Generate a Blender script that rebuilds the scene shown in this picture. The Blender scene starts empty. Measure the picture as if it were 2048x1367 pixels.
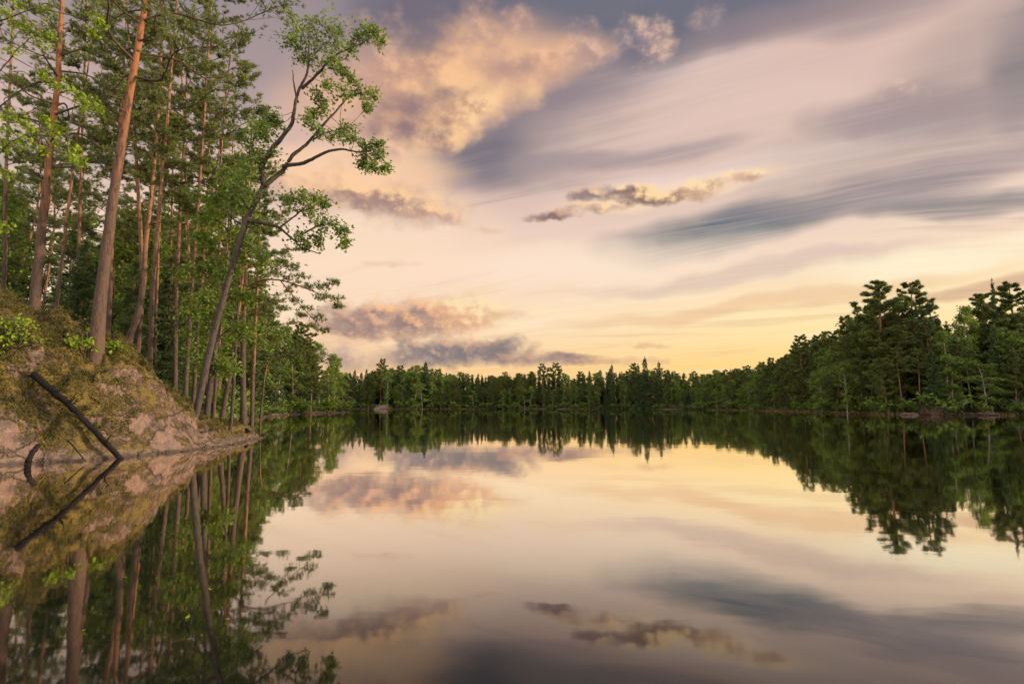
import bpy, math, random
import numpy as np

# ------------------------------------------------------------------ camera, sky, sun, exposure
SC = bpy.context.scene
COL = SC.collection
F = 1138.0                      # focal length in pixels of the 2048 px wide photograph
HZ = 811.0                      # the horizon's row in the photograph
CAM_H = 1.5
PITCH = math.atan((HZ - 683.5) / F)

cam_d = bpy.data.cameras.new('camera')
cam_d.sensor_width = 36.0
cam_d.lens = 36.0 * F / 2048.0
cam_d.clip_start = 0.1
cam_d.clip_end = 20000.0
cam = bpy.data.objects.new('camera', cam_d)
COL.objects.link(cam)
cam.location = (0, 0, CAM_H)
cam.rotation_euler = (math.pi / 2 + PITCH, 0, 0)
SC.camera = cam

SC.view_settings.view_transform = 'Standard'
SC.view_settings.look = 'None'
SC.view_settings.exposure = 0.5
SC.view_settings.gamma = 1.0
SC.cycles.use_adaptive_sampling = True
SC.cycles.adaptive_threshold = 0.02
SC.cycles.adaptive_min_samples = 8
SC.cycles.max_bounces = 5
SC.cycles.diffuse_bounces = 2
SC.cycles.glossy_bounces = 2
SC.cycles.transmission_bounces = 2

SUN_AZ, SUN_EL = 88.0, 9.0      # degrees, azimuth measured from +Y towards +X
sun_d = bpy.data.lights.new('sun', 'SUN')
sun_d.energy = 5.0
sun_d.angle = math.radians(1.5)
sun_d.color = (1.0, 0.70, 0.43)
sun = bpy.data.objects.new('sun', sun_d)
COL.objects.link(sun)
sun.rotation_euler = (math.radians(90 - SUN_EL), 0, math.radians(180 - SUN_AZ))


def lin(r, g, b):
    f = lambda c: (c / 255 / 12.92) if c / 255 <= 0.04045 else ((c / 255 + 0.055) / 1.055) ** 2.4
    return (f(r), f(g), f(b))


def ray(px, py):
    """Direction in the world of a point of the photograph."""
    u, v = (px - 1024) / F, (683.5 - py) / F
    c, s = math.cos(PITCH), math.sin(PITCH)
    return np.array([u, c - s * v, s + c * v])


def at(px, py, Y):
    d = ray(px, py)
    d = d * (Y / d[1])
    return np.array([d[0], d[1], d[2] + CAM_H])


def azel(px, py):
    d = ray(px, py)
    return np.degrees([math.atan2(d[0], d[1]), math.asin(d[2] / np.linalg.norm(d))])


class G:
    """Little helper that writes shader nodes."""
    def __init__(self, tree):
        self.t = tree

    def n(self, kind, **kw):
        nd = self.t.nodes.new(kind)
        for k, v in kw.items():
            setattr(nd, k, v)
        return nd

    def put(self, sock, v):
        if isinstance(v, bpy.types.NodeSocket):
            self.t.links.new(v, sock)
        elif v is not None:
            if sock.type == 'RGBA' and len(v) == 3:
                v = (*v, 1)
            sock.default_value = v

    def m(self, op, a, b=None, c=None, clamp=False):
        nd = self.n('ShaderNodeMath', operation=op, use_clamp=clamp)
        for i, v in enumerate((a, b, c)):
            self.put(nd.inputs[i], v)
        return nd.outputs[0]

    def vm(self, op, a, b=None, scale=None):
        nd = self.n('ShaderNodeVectorMath', operation=op)
        self.put(nd.inputs[0], a)
        self.put(nd.inputs[1], b)
        if scale is not None:
            self.put(nd.inputs['Scale'], scale)
        return nd.outputs['Value' if op in ('DOT_PRODUCT', 'LENGTH', 'DISTANCE') else 'Vector']

    def xyz(self, x, y, z):
        nd = self.n('ShaderNodeCombineXYZ')
        for i, v in enumerate((x, y, z)):
            self.put(nd.inputs[i], v)
        return nd.outputs[0]

    def col2vec(self, c):
        nd = self.n('ShaderNodeSeparateColor')
        self.put(nd.inputs[0], c)
        return self.xyz(*nd.outputs[:3])

    def sep(self, v):
        nd = self.n('ShaderNodeSeparateXYZ')
        self.put(nd.inputs[0], v)
        return nd.outputs

    def noise(self, vec, scale, detail=4, rough=0.5, dims='3D', lac=2.0, dist=0.0):
        nd = self.n('ShaderNodeTexNoise', noise_dimensions=dims)
        self.put(nd.inputs['Vector'], vec)
        nd.inputs['Scale'].default_value = scale
        nd.inputs['Detail'].default_value = detail
        nd.inputs['Roughness'].default_value = rough
        nd.inputs['Lacunarity'].default_value = lac
        nd.inputs['Distortion'].default_value = dist
        return nd.outputs[0], nd.outputs[1]

    def ramp(self, v, a, b, lo=0.0, hi=1.0, smooth=True):
        nd = self.n('ShaderNodeMapRange', interpolation_type='SMOOTHSTEP' if smooth else 'LINEAR')
        for i, x in enumerate((v, a, b, lo, hi)):
            self.put(nd.inputs[i], x)
        return nd.outputs[0]

    def mix(self, f, a, b, blend='MIX'):
        nd = self.n('ShaderNodeMix', data_type='RGBA', blend_type=blend)
        self.put(nd.inputs[0], f)
        self.put(nd.inputs[6], a)
        self.put(nd.inputs[7], b)
        return nd.outputs[2]

    def colramp(self, v, stops):
        nd = self.n('ShaderNodeValToRGB')
        r = nd.color_ramp
        while len(r.elements) < len(stops):
            r.elements.new(0.5)
        for e, (p, c) in zip(r.elements, stops):
            e.position = p
            e.color = (*c, 1)
        self.put(nd.inputs[0], v)
        return nd.outputs[0]


BACK_SKY = 2.4


def build_sky():
    w = bpy.data.worlds.new('World')
    SC.world = w
    w.use_nodes = True
    w.node_tree.nodes.clear()
    g = G(w.node_tree)
    d = g.n('ShaderNodeTexCoord').outputs['Generated']
    x, y, z = g.sep(d)
    R2D = 180 / math.pi
    az = g.m('MULTIPLY', g.m('ARCTAN2', x, y), R2D)
    el = g.m('MULTIPLY', g.m('ARCSINE', g.m('MAXIMUM', z, 0.0)), R2D)
    # high streaks: noise drawn out along one bearing of a flat layer
    iz = g.m('DIVIDE', 1.0, g.m('ADD', z, 0.10))
    qx, qy = g.m('MULTIPLY', x, iz), g.m('MULTIPLY', y, iz)
    ba = math.radians(-63.9)
    dx, dy = math.sin(ba), math.cos(ba)
    al = g.m('ADD', g.m('MULTIPLY', qx, dx), g.m('MULTIPLY', qy, dy))
    ac = g.m('SUBTRACT', g.m('MULTIPLY', qx, dy), g.m('MULTIPLY', qy, dx))
    bend = g.noise(g.xyz(g.m('MULTIPLY', al, .5), g.m('MULTIPLY', ac, .6), 3.0), 1.0, 2)[0]
    ac = g.m('MULTIPLY_ADD', bend, 0.55, ac)
    st_f = g.noise(g.xyz(g.m('MULTIPLY', al, .42), g.m('MULTIPLY', ac, 3.6), 0.0), 1.6, 5, .58)[0]
    st_b = g.noise(g.xyz(g.m('MULTIPLY', al, .30), g.m('MULTIPLY', ac, 1.25), 7.0), 1.5, 3, .5)[0]
    fib = g.noise(g.xyz(g.m('MULTIPLY', al, .9), g.m('MULTIPLY', ac, 14.0), 2.0), 1.6, 4, .6)[0]

    # outlines follow the grain of the high cloud a hair's breadth (it also keeps the shader's memory small)
    st = g.m('ADD', g.m('MULTIPLY', st_f, .55), g.m('MULTIPLY', st_b, .45))
    raw = g.xyz(az, g.m('MULTIPLY_ADD', g.m('ADD', st, fib), .0001, el), 1.0)
    # wandering of the outlines, in degrees
    wn = g.col2vec(g.noise(d, 9.0, 7, 0.58)[1])
    warp = g.vm('MULTIPLY', g.vm('SUBTRACT', wn, (.5, .5, .5)), (9.0, 6.0, 0))
    wn2 = g.col2vec(g.noise(d, 5.0, 3, 0.5)[1])
    warp2 = g.vm('MULTIPLY', g.vm('SUBTRACT', wn2, (.5, .5, .5)), (9.0, 4.0, 0))
    pcs = g.vm('ADD', raw, g.vm('SCALE', warp, scale=.4))   # small crisp clouds
    pc = g.vm('ADD', raw, warp)          # billowing
    ps = g.vm('ADD', raw, warp2)         # soft
    # clear evening sky and its glow
    sky = g.n('ShaderNodeTexSky', sky_type='NISHITA')
    sky.sun_disc = False
    sky.sun_elevation = math.radians(SUN_EL)
    sky.sun_rotation = math.radians(SUN_AZ)
    sky.air_density, sky.dust_density = 1.2, 2.0
    e01 = g.m('DIVIDE', el, 60.0)
    K = lambda r, gg, b: lin(r, gg, b)
    right = g.colramp(e01, [(0.0, K(252, 194, 110)), (3.5 / 60, K(255, 214, 132)), (8 / 60, K(255, 230, 176)),
                            (14 / 60, K(244, 216, 192)), (22 / 60, K(216, 188, 176)), (31 / 60, K(176, 152, 150)),
                            (38 / 60, K(128, 122, 132)), (1.0, K(112, 118, 135))])
    left = g.colramp(e01, [(0.0, K(248, 186, 130)), (3.5 / 60, K(253, 207, 148)), (8 / 60, K(252, 222, 188)),
                           (14 / 60, K(248, 216, 192)), (22 / 60, K(214, 184, 174)), (29 / 60, K(172, 152, 152)),
                           (36 / 60, K(134, 126, 136)), (1.0, K(112, 118, 135))])
    base = g.mix(g.ramp(az, -8, 30), left, right)
    side = g.ramp(y, -0.1, 0.35)                       # the sky behind the photographer is plainer
    back = g.colramp(e01, [(0, K(255, 214, 160)), (.3, K(240, 222, 205)), (1, K(205, 208, 218))])
    back = g.mix(1.0, back, (BACK_SKY,) * 3, 'MULTIPLY')         # whole rear sky boosted as added fill light for the tree fronts
    base = g.mix(side, back, base)
    col = base
    # streak modulation
    hi = g.ramp(el, 9, 17)
    col = g.mix(g.m('MULTIPLY', g.ramp(st, .47, .34), g.m('MULTIPLY', hi, .62)), col, K(142, 133, 134))
    col = g.mix(g.m('MULTIPLY', g.ramp(st, .52, .66), g.m('MULTIPLY', hi, .55)), col, K(240, 214, 204))
    lo = g.m('MULTIPLY', g.ramp(el, 17, 9), g.ramp(el, .5, 4))
    col = g.mix(g.m('MULTIPLY', g.ramp(st, .50, .36), g.m('MULTIPLY', lo, .38)), col, K(226, 178, 140))
    col = g.mix(g.m('MULTIPLY', g.ramp(st, .53, .66), g.m('MULTIPLY', lo, .5)), col, K(255, 234, 198))

    def ell(px, py, rx, ry, rot, p):
        """Squared elliptical radius about a direction of the sky."""
        c = azel(px, py)
        ct, s_ = math.cos(math.radians(rot)), math.sin(math.radians(rot))
        ax = azel(px + ct * 4, py - s_ * 4) - azel(px - ct * 4, py + s_ * 4)
        ay = azel(px - s_ * 4, py - ct * 4) - azel(px + s_ * 4, py + ct * 4)
        M = np.stack([ax / 8 * rx, ay / 8 * ry], axis=1)
        I = np.linalg.inv(M)
        o = -I @ c
        u = g.vm('DOT_PRODUCT', p, (float(I[0, 0]), float(I[0, 1]), float(o[0])))
        v = g.vm('DOT_PRODUCT', p, (float(I[1, 0]), float(I[1, 1]), float(o[1])))
        return u, v, g.m('MULTIPLY_ADD', u, u, g.m('MULTIPLY', v, v))

    fibres = {}

    def soft(px, py, rx, ry, rot, colour, alpha, streak=0.0):
        nonlocal col
        u, v, r2 = ell(px, py, rx, ry, rot, ps)
        k = g.ramp(r2, 1.0, 0.0, 0, alpha)
        if streak:
            k = g.m('MULTIPLY', k, fibres.setdefault(streak, None) or fibres.update({streak: g.ramp(fib, .28, .62, 1 - streak, 1)}) or fibres[streak])
        col = g.mix(k, col, K(*colour))

    puff = g.noise(g.vm('MULTIPLY', d, (1, 1, 1.5)), 10.5, 7, .55)[0]
    # the same billows sampled a little towards the sun: their difference is the lit side
    puff_s = g.noise(g.vm('MULTIPLY', g.vm('ADD', d, (0.026, 0.0, -0.012)), (1, 1, 1.5)), 10.5, 7, .55)[0]
    lit = g.m('SUBTRACT', puff, puff_s)
    fine = g.noise(g.vm('MULTIPLY', d, (1, 1, 1.4)), 27.0, 6, .58)[0]
    fine_s = g.noise(g.vm('MULTIPLY', g.vm('ADD', d, (0.010, 0.0, 0.006)), (1, 1, 1.4)), 27.0, 6, .58)[0]
    lit_f = g.m('SUBTRACT', fine, fine_s)
    puff0, fine0 = g.m('SUBTRACT', puff, .5), g.m('SUBTRACT', fine, .5)

    def cumulus(px, py, rx, ry, rot, bright, dark, alpha=1.0, edge=.35, light=(.25, .0), bias=0.0, small=False):
        """A billowy cloud; light = how its lit side lies along / across it."""
        nonlocal col
        u, v, r2 = ell(px, py, rx, ry, rot, pcs if small else pc)
        body = g.m('MULTIPLY_ADD', fine0 if small else puff0, 3.0 if small else 2.6, g.m('SUBTRACT', 1.0, r2))
        k = g.ramp(body, -.25, edge * 2.0, 0, alpha)
        s = g.m('MULTIPLY_ADD', u, light[0], g.m('MULTIPLY', v, light[1]))
        s = g.m('MULTIPLY_ADD', lit_f if small else lit, 3.6, g.m('ADD', s, bias))
        s = g.m('MULTIPLY_ADD', body, -.22, s)
        c = g.mix(g.ramp(s, -.55, .5), K(*dark), K(*bright))
        col = g.mix(k, col, c)

    SKY_FEATURES(soft, cumulus)
    # the Nishita sky shines through a little everywhere
    scaled = g.vm('SCALE', col, scale=7.45)
    out = g.mix(0.94, sky.outputs[0], scaled)
    bg = g.n('ShaderNodeBackground')
    g.put(bg.inputs[0], out)
    bg.inputs[1].default_value = 0.1
    g.t.links.new(bg.outputs[0], g.n('ShaderNodeOutputWorld').inputs[0])


def SKY_FEATURES(soft, cumulus):
    P = (226, 196, 182)            # pale pink veil
    # broad washes
    soft(880, 30, 280, 150, 20, (110, 104, 118), .9)
    soft(1290, 30, 460, 130, 5, (108, 108, 122), .95)
    soft(2080, 60, 130, 260, 0, (92, 102, 112), .9)
    soft(560, 120, 190, 260, 0, (168, 148, 148), .6)
    soft(1130, 240, 300, 130, 12, (138, 124, 132), .85)
    soft(1040, 318, 360, 88, 8, (122, 114, 124), 1.0, .2)
    # the long pale veils running up to the right
    soft(1560, 170, 680, 105, 18, P, .95, .3)
    soft(1480, 262, 600, 80, 15, P, .8, .35)
    soft(1750, 90, 420, 70, 17, (218, 186, 174), .75, .35)
    soft(1480, 350, 460, 42, 11, (242, 216, 204), .8, .3)
    soft(1960, 210, 360, 56, 14, (134, 128, 132), .8, .4)
    soft(1770, 220, 220, 56, 14, (150, 134, 138), .75, .3)
    soft(1950, 330, 460, 38, 9, (160, 142, 144), .8, .4)
    soft(1260, 320, 280, 28, 8, (158, 142, 146), .75, .4)
    soft(1820, 310, 520, 120, 12, (180, 160, 155), .65, .4)
    soft(1980, 130, 320, 160, 15, (168, 146, 142), .6, .3)
    soft(1640, 45, 420, 60, 12, (150, 132, 134), .6, .3)
    # slate bars of the mid sky
    soft(1420, 468, 300, 56, 9, (96, 108, 118), 1.0, .25)
    soft(1720, 400, 380, 52, 9, (142, 132, 136), .85, .4)
    soft(1980, 408, 360, 36, 6, (138, 130, 132), .9, .35)
    soft(1500, 545, 440, 26, 7, (218, 192, 178), .8, .3)
    soft(1900, 520, 400, 40, 8, (255, 240, 206), .85, .25)
    soft(1500, 610, 500, 22, 6, (236, 192, 150), .7, .2)
    soft(1150, 530, 440, 52, 5, (253, 228, 204), .7)
    soft(1990, 575, 260, 18, 10, (206, 164, 134), .8, .2)
    soft(760, 490, 300, 130, 0, (253, 222, 192), .75)
    soft(640, 300, 170, 160, 0, (226, 192, 174), .6)
    # big warm cumulus left of the middle
    soft(870, 175, 330, 150, 12, (230, 180, 146), .95)
    soft(1080, 135, 190, 70, 15, (226, 178, 146), .85)
    cumulus(870, 165, 250, 125, 12, (255, 200, 148), (176, 138, 128), .9, .8, (.35, -.1), .12)
    cumulus(890, 230, 185, 66, 10, (255, 206, 150), (158, 126, 120), 1.0, .6, (.9, -.1), .15)
    cumulus(940, 222, 90, 44, 14, (255, 210, 156), (190, 146, 124), .9, .7, (.6, -.2), .2, small=True)
    cumulus(840, 118, 130, 40, 20, (255, 200, 150), (196, 152, 132), .75, 1.0, (.2, .3), .1, small=True)
    cumulus(1075, 118, 100, 30, 22, (250, 196, 152), (186, 146, 132), .8, .8, (.5, .2), small=True)
    cumulus(770, 240, 130, 34, 5, (190, 148, 130), (132, 112, 118), .85, .9, (.3, .3))
    cumulus(1060, 130, 160, 50, 18, (246, 192, 148), (172, 138, 130), .85, .9, (.5, .1))
    soft(850, 40, 110, 90, 10, (116, 108, 120), .8)
    cumulus(958, 75, 50, 120, 5, (222, 174, 146), (172, 140, 134), .8, 1.0, (.2, .1), small=True)
    cumulus(745, 90, 80, 70, 0, (238, 188, 154), (176, 144, 136), .75, 1.0, (.3, .2), small=True)
    cumulus(850, 205, 120, 20, 8, (190, 150, 132), (148, 122, 122), .75, .8, (.3, .3), -.1, small=True)
    cumulus(1028, 38, 38, 34, 0, (238, 186, 154), (190, 150, 138), .9, .8, small=True)
    cumulus(1175, 92, 66, 52, -30, (230, 186, 160), (176, 146, 140), .85, .9, small=True)
    cumulus(770, 320, 120, 60, 5, (252, 210, 174), (222, 178, 152), .85, 1.2, (.2, .0))
    # broken tufts high in the middle
    cumulus(1312, 78, 52, 52, 0, (248, 206, 174), (182, 150, 146), .95, .8, small=True)
    cumulus(1256, 62, 38, 42, 0, (228, 190, 168), (150, 134, 138), .8, 1.0, small=True)
    cumulus(1292, 130, 28, 28, 20, (228, 188, 166), (160, 138, 140), .75, 1.0, small=True)
    cumulus(1412, 26, 48, 34, 20, (230, 190, 168), (170, 146, 146), .75, 1.1, small=True)
    cumulus(1775, 186, 52, 22, 15, (236, 198, 172), (180, 156, 150), .8, 1.0, small=True)
    cumulus(1828, 184, 24, 24, 0, (224, 188, 168), (178, 154, 150), .7, 1.0, small=True)
    # cumulus in the gap above the far pines
    soft(700, 350, 290, 70, -5, (252, 208, 168), .85)
    cumulus(660, 372, 170, 46, -6, (255, 206, 158), (190, 150, 134), .9, .8, (.2, .6), .1, small=True)
    cumulus(760, 300, 110, 40, 10, (252, 204, 162), (196, 158, 142), .8, .9, (.3, .4), .1, small=True)
    cumulus(740, 396, 220, 64, -7, (255, 206, 156), (166, 132, 122), .8, .8, (.25, .7), .1)
    cumulus(770, 404, 150, 34, -8, (255, 208, 156), (164, 130, 120), .95, .6, (.3, .7), -.05, small=True)
    cumulus(870, 438, 80, 22, -10, (248, 202, 154), (188, 148, 136), .85, .9, (.2, .4), small=True)
    cumulus(968, 462, 40, 12, 0, (246, 200, 152), (206, 164, 140), .6, 1.0, small=True)
    # thin torn bar
    soft(1330, 392, 290, 30, 10, (250, 218, 182), .8)
    S = dict(small=True, light=(.3, .75))
    cumulus(1110, 431, 72, 12, 3, (214, 172, 146), (132, 108, 104), .95, .5, bias=-.2, **S)
    cumulus(1180, 388, 52, 20, 8, (226, 186, 160), (142, 118, 116), .9, .6, bias=-.1, **S)
    cumulus(1195, 414, 80, 15, 6, (255, 214, 162), (166, 130, 116), .9, .6, bias=.1, **S)
    cumulus(1275, 384, 80, 20, 4, (255, 218, 166), (140, 110, 104), 1.0, .5, bias=-.05, **S)
    cumulus(1330, 392, 90, 18, 6, (255, 216, 160), (146, 114, 106), 1.0, .5, bias=.05, **S)
    cumulus(1415, 372, 84, 22, 10, (255, 222, 172), (190, 146, 122), .95, .6, bias=.2, **S)
    cumulus(1490, 358, 50, 14, 8, (255, 222, 176), (196, 154, 132), .9, .6, bias=.1, **S)
    # low clouds over the far shore
    S['light'] = (.45, .55)
    soft(800, 648, 260, 44, 0, (236, 184, 146), .75)
    cumulus(790, 640, 190, 42, 0, (250, 190, 142), (146, 122, 118), 1.0, .6, bias=-.08, **S)
    cumulus(700, 652, 100, 24, 0, (226, 176, 146), (150, 124, 120), .9, .7, bias=-.1, **S)
    cumulus(950, 622, 90, 52, 0, (255, 226, 174), (226, 170, 134), .95, .7, bias=.2, **S)
    cumulus(1020, 634, 50, 14, 0, (238, 188, 146), (206, 160, 132), .7, .8, **S)
    soft(900, 712, 310, 32, 0, (186, 156, 144), .75)
    cumulus(900, 706, 170, 32, 0, (222, 176, 144), (130, 120, 122), 1.0, .55, bias=-.2, **S)
    cumulus(1010, 694, 70, 24, 0, (190, 154, 138), (126, 116, 120), .95, .6, bias=-.2, **S)
    cumulus(1140, 720, 210, 12, 0, (214, 162, 132), (152, 126, 124), .95, .7, **S)
    cumulus(1150, 712, 60, 7, 0, (176, 142, 130), (140, 118, 120), .9, .7, **S)
    cumulus(700, 712, 110, 34, 0, (234, 196, 168), (176, 150, 144), .85, .8, **S)
    cumulus(1300, 690, 44, 7, 0, (222, 170, 130), (208, 156, 124), .7, .8, **S)
    cumulus(780, 526, 76, 8, -4, (238, 200, 172), (222, 184, 160), .6, .8, **S)


build_sky()

# ------------------------------------------------------------------ helpers
RNG = np.random.default_rng(11)


def tag(o, label=None, cat=None, group=None, kind=None):
    for k, v in (('label', label), ('category', cat), ('group', group), ('kind', kind)):
        if v:
            o[k] = v
    return o


def mesh_of(name, V, faces_flat, sizes, mats, smooth=False, attrs=None):
    """One mesh from numpy: V (n,3), flat face indices and the face sizes."""
    me = bpy.data.meshes.new(name)
    V = np.asarray(V, dtype=np.float32)
    faces_flat = np.asarray(faces_flat, dtype=np.int32)
    sizes = np.asarray(sizes, dtype=np.int32)
    me.vertices.add(len(V))
    me.vertices.foreach_set('co', V.ravel())
    me.loops.add(len(faces_flat))
    me.loops.foreach_set('vertex_index', faces_flat)
    me.polygons.add(len(sizes))
    starts = np.concatenate([[0], np.cumsum(sizes)[:-1]]).astype(np.int32)
    me.polygons.foreach_set('loop_start', starts)
    me.polygons.foreach_set('use_smooth', np.full(len(sizes), bool(smooth)))
    for k, v in (attrs or {}).items():
        a = me.attributes.new(k, 'FLOAT', 'POINT')
        a.data.foreach_set('value', np.asarray(v, dtype=np.float32))
    for m in (mats if isinstance(mats, (list, tuple)) else [mats]):
        me.materials.append(m)
    me.update(calc_edges=True)
    me.validate()
    return me


def link(name, data, parent=None, loc=None):
    o = bpy.data.objects.new(name, data)
    COL.objects.link(o)
    if parent:
        o.parent = parent
    if loc is not None:
        o.location = loc
    return o


def hash3(ix, iy, iz, seed):
    h = (ix * 374761393 + iy * 668265263 + iz * 2147483647 + seed * 974634711) & 0xFFFFFFFF
    h = ((h ^ (h >> 13)) * 1274126177) & 0xFFFFFFFF
    h = ((h ^ (h >> 16)) * 2246822519) & 0xFFFFFFFF
    return ((h ^ (h >> 15)) & 0xFFFFFF) / float(0xFFFFFF)


def vnoise(P, seed=0):
    P = np.asarray(P, dtype=np.float64)
    i = np.floor(P).astype(np.int64)
    f = P - i
    f = f * f * (3 - 2 * f)
    r = 0
    for dx in (0, 1):
        for dy in (0, 1):
            for dz in (0, 1):
                w = (f[:, 0] if dx else 1 - f[:, 0]) * (f[:, 1] if dy else 1 - f[:, 1]) * (f[:, 2] if dz else 1 - f[:, 2])
                r = r + w * hash3(i[:, 0] + dx, i[:, 1] + dy, i[:, 2] + dz, seed)
    return r * 2 - 1


def fbm(P, scale=1.0, octs=4, gain=.5, seed=0):
    P = np.asarray(P, dtype=np.float64) * scale
    a, r = 1.0, 0
    for k in range(octs):
        r = r + a * vnoise(P + 17.3 * k, seed + k)
        P = P * 2.03
        a *= gain
    return r


class Tubes:
    """Collects tapered tubes (trunks, limbs, twigs) into one mesh."""
    def __init__(self):
        self.V, self.F, self.H, self.n = [], [], [], 0

    def add(self, pts, rad, sides=8, h=None, rough=0.0, cap=True):
        pts = np.asarray(pts, float)
        rad = np.asarray(rad, float)
        k = len(pts)
        tan = np.gradient(pts, axis=0)
        tan /= np.linalg.norm(tan, axis=1)[:, None] + 1e-9
        ref = np.where(np.abs(tan[:, 2:3]) > .9, np.array([[1., 0, 0]]), np.array([[0, 0, 1.]]))
        ref = np.repeat(ref[:1], k, 0) if np.all(np.abs(tan[:, 2]) > .55) else ref
        if np.all(np.abs(tan[:, 2]) > .55):
            ref = np.repeat(np.array([[1., 0, 0]]), k, 0)
        a = np.cross(tan, ref)
        a /= np.linalg.norm(a, axis=1)[:, None] + 1e-9
        b = np.cross(tan, a)
        th = np.arange(sides) * 2 * np.pi / sides
        ring = np.cos(th)[None, :, None] * a[:, None, :] + np.sin(th)[None, :, None] * b[:, None, :]
        rr = np.repeat(rad[:, None], sides, 1)
        if rough:
            q = (pts[:, None, :] + ring * .5).reshape(-1, 3)
            rr = rr * (1 + rough * fbm(q, 3.0, 2, seed=5).reshape(k, sides))
        V = pts[:, None, :] + ring * rr[..., None]
        self.V.append(V.reshape(-1, 3))
        self.H.append(np.repeat(np.zeros(k) if h is None else np.asarray(h, float), sides))
        i = np.arange(k - 1)[:, None] * sides
        j = np.arange(sides)[None, :]
        j2 = (j + 1) % sides
        q = np.stack([i + j, i + j2, i + sides + j2, i + sides + j], -1).reshape(-1, 4) + self.n
        self.F.append(q)
        self.n += k * sides
        return self

    def mesh(self, name, mat):
        V = np.concatenate(self.V)
        Fq = np.concatenate(self.F)
        return mesh_of(name, V, Fq.ravel(), np.full(len(Fq), 4), mat, True, {'up': np.concatenate(self.H)})


def spline(pts, n):
    """Catmull-Rom through the points."""
    P = np.asarray(pts, float)
    P = np.concatenate([[2 * P[0] - P[1]], P, [2 * P[-1] - P[-2]]])
    t = np.linspace(0, len(P) - 3 - 1e-6, n)
    i = t.astype(int)
    f = (t - i)[:, None]
    a, b, c, d = P[i], P[i + 1], P[i + 2], P[i + 3]
    return .5 * (2 * b + (c - a) * f + (2 * a - 5 * b + 4 * c - d) * f ** 2 + (3 * b - a - 3 * c + d) * f ** 3)


def unit(v):
    return v / (np.linalg.norm(v, axis=-1, keepdims=True) + 1e-9)


def needles(C, D, L, W, rng, n=10, spread=.9):
    """Tufts: at each centre C with axis D, n slim triangles fanning out. Returns V, number of triangles."""
    m = len(C)
    if m == 0:
        return np.zeros((0, 3))
    L = np.broadcast_to(np.asarray(L, float), (m,))
    W = np.broadcast_to(np.asarray(W, float), (m,))
    d = D[:, None, :] + rng.normal(0, spread, (m, n, 3))
    d = unit(d)
    s = unit(np.cross(d, rng.normal(0, 1, (m, n, 3))))
    ln = L[:, None, None] * rng.uniform(.6, 1.15, (m, n, 1))
    wd = W[:, None, None] * rng.uniform(.7, 1.2, (m, n, 1))
    base = C[:, None, :] + rng.normal(0, .12, (m, n, 3)) * L[:, None, None]
    a = base - s * wd * .5
    b = base + s * wd * .5
    c = base + d * ln
    return np.stack([a, b, c], 2).reshape(-1, 3)


def leaf_quads(C, N, size, rng, tilt=.6, long=1.35):
    """Leaves: kite-shaped quads at C, normals about N."""
    m = len(C)
    n = unit(N + rng.normal(0, tilt, (m, 3)))
    u = unit(np.cross(n, rng.normal(0, 1, (m, 3))))
    v = np.cross(n, u)
    s = (np.broadcast_to(np.asarray(size, float), (m,)) * rng.uniform(.65, 1.25, m))[:, None]
    fold = n * s * .12
    q = np.stack([C - u * s * long * .5, C + v * s * .42 + fold, C + u * s * long * .5 - fold, C - v * s * .42 + fold], 1)
    return q.reshape(-1, 3)


def crown_mesh(name, tris, quads, mat):
    T = np.concatenate(tris) if tris else np.zeros((0, 3))
    Q = np.concatenate(quads) if quads else np.zeros((0, 3))
    V = np.concatenate([T, Q])
    sizes = np.concatenate([np.full(len(T) // 3, 3), np.full(len(Q) // 4, 4)])
    return mesh_of(name, V, np.arange(len(V)), sizes, mat)


# ------------------------------------------------------------------ materials
def material(name):
    m = bpy.data.materials.new(name)
    m.use_nodes = True
    m.node_tree.nodes.clear()
    g = G(m.node_tree)
    out = g.n('ShaderNodeOutputMaterial')
    return m, g, out


def foliage(name, dark, mid, light, trans=.35, rough=.55):
    """Leaves: every leaf and every tree a little different; light passes through."""
    m, g, out = material(name)
    isl = g.n('ShaderNodeNewGeometry').outputs['Random Per Island']
    obj = g.n('ShaderNodeObjectInfo').outputs['Random']
    co = g.n('ShaderNodeTexCoord').outputs['Object']
    clump = g.noise(co, .9, 2, .5)[0]
    k = g.m('ADD', g.m('MULTIPLY', isl, .45), g.m('MULTIPLY', g.ramp(clump, .3, .7), .4))
    k = g.m('ADD', k, g.m('MULTIPLY', obj, .3), clamp=True)
    c = g.colramp(k, [(0, dark), (.5, mid), (1, light)])
    p = g.n('ShaderNodeBsdfPrincipled')
    g.put(p.inputs['Base Color'], c)
    p.inputs['Roughness'].default_value = rough
    p.inputs['Specular IOR Level'].default_value = .3
    t = g.n('ShaderNodeBsdfTranslucent')
    g.put(t.inputs[0], g.mix(.55, c, g.mix(1.0, c, (1.0, .95, .35), 'MULTIPLY')))
    mx = g.n('ShaderNodeMixShader')
    mx.inputs[0].default_value = trans
    g.t.links.new(p.outputs[0], mx.inputs[1])
    g.t.links.new(t.outputs[0], mx.inputs[2])
    g.t.links.new(mx.outputs[0], out.inputs[0])
    return m


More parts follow.
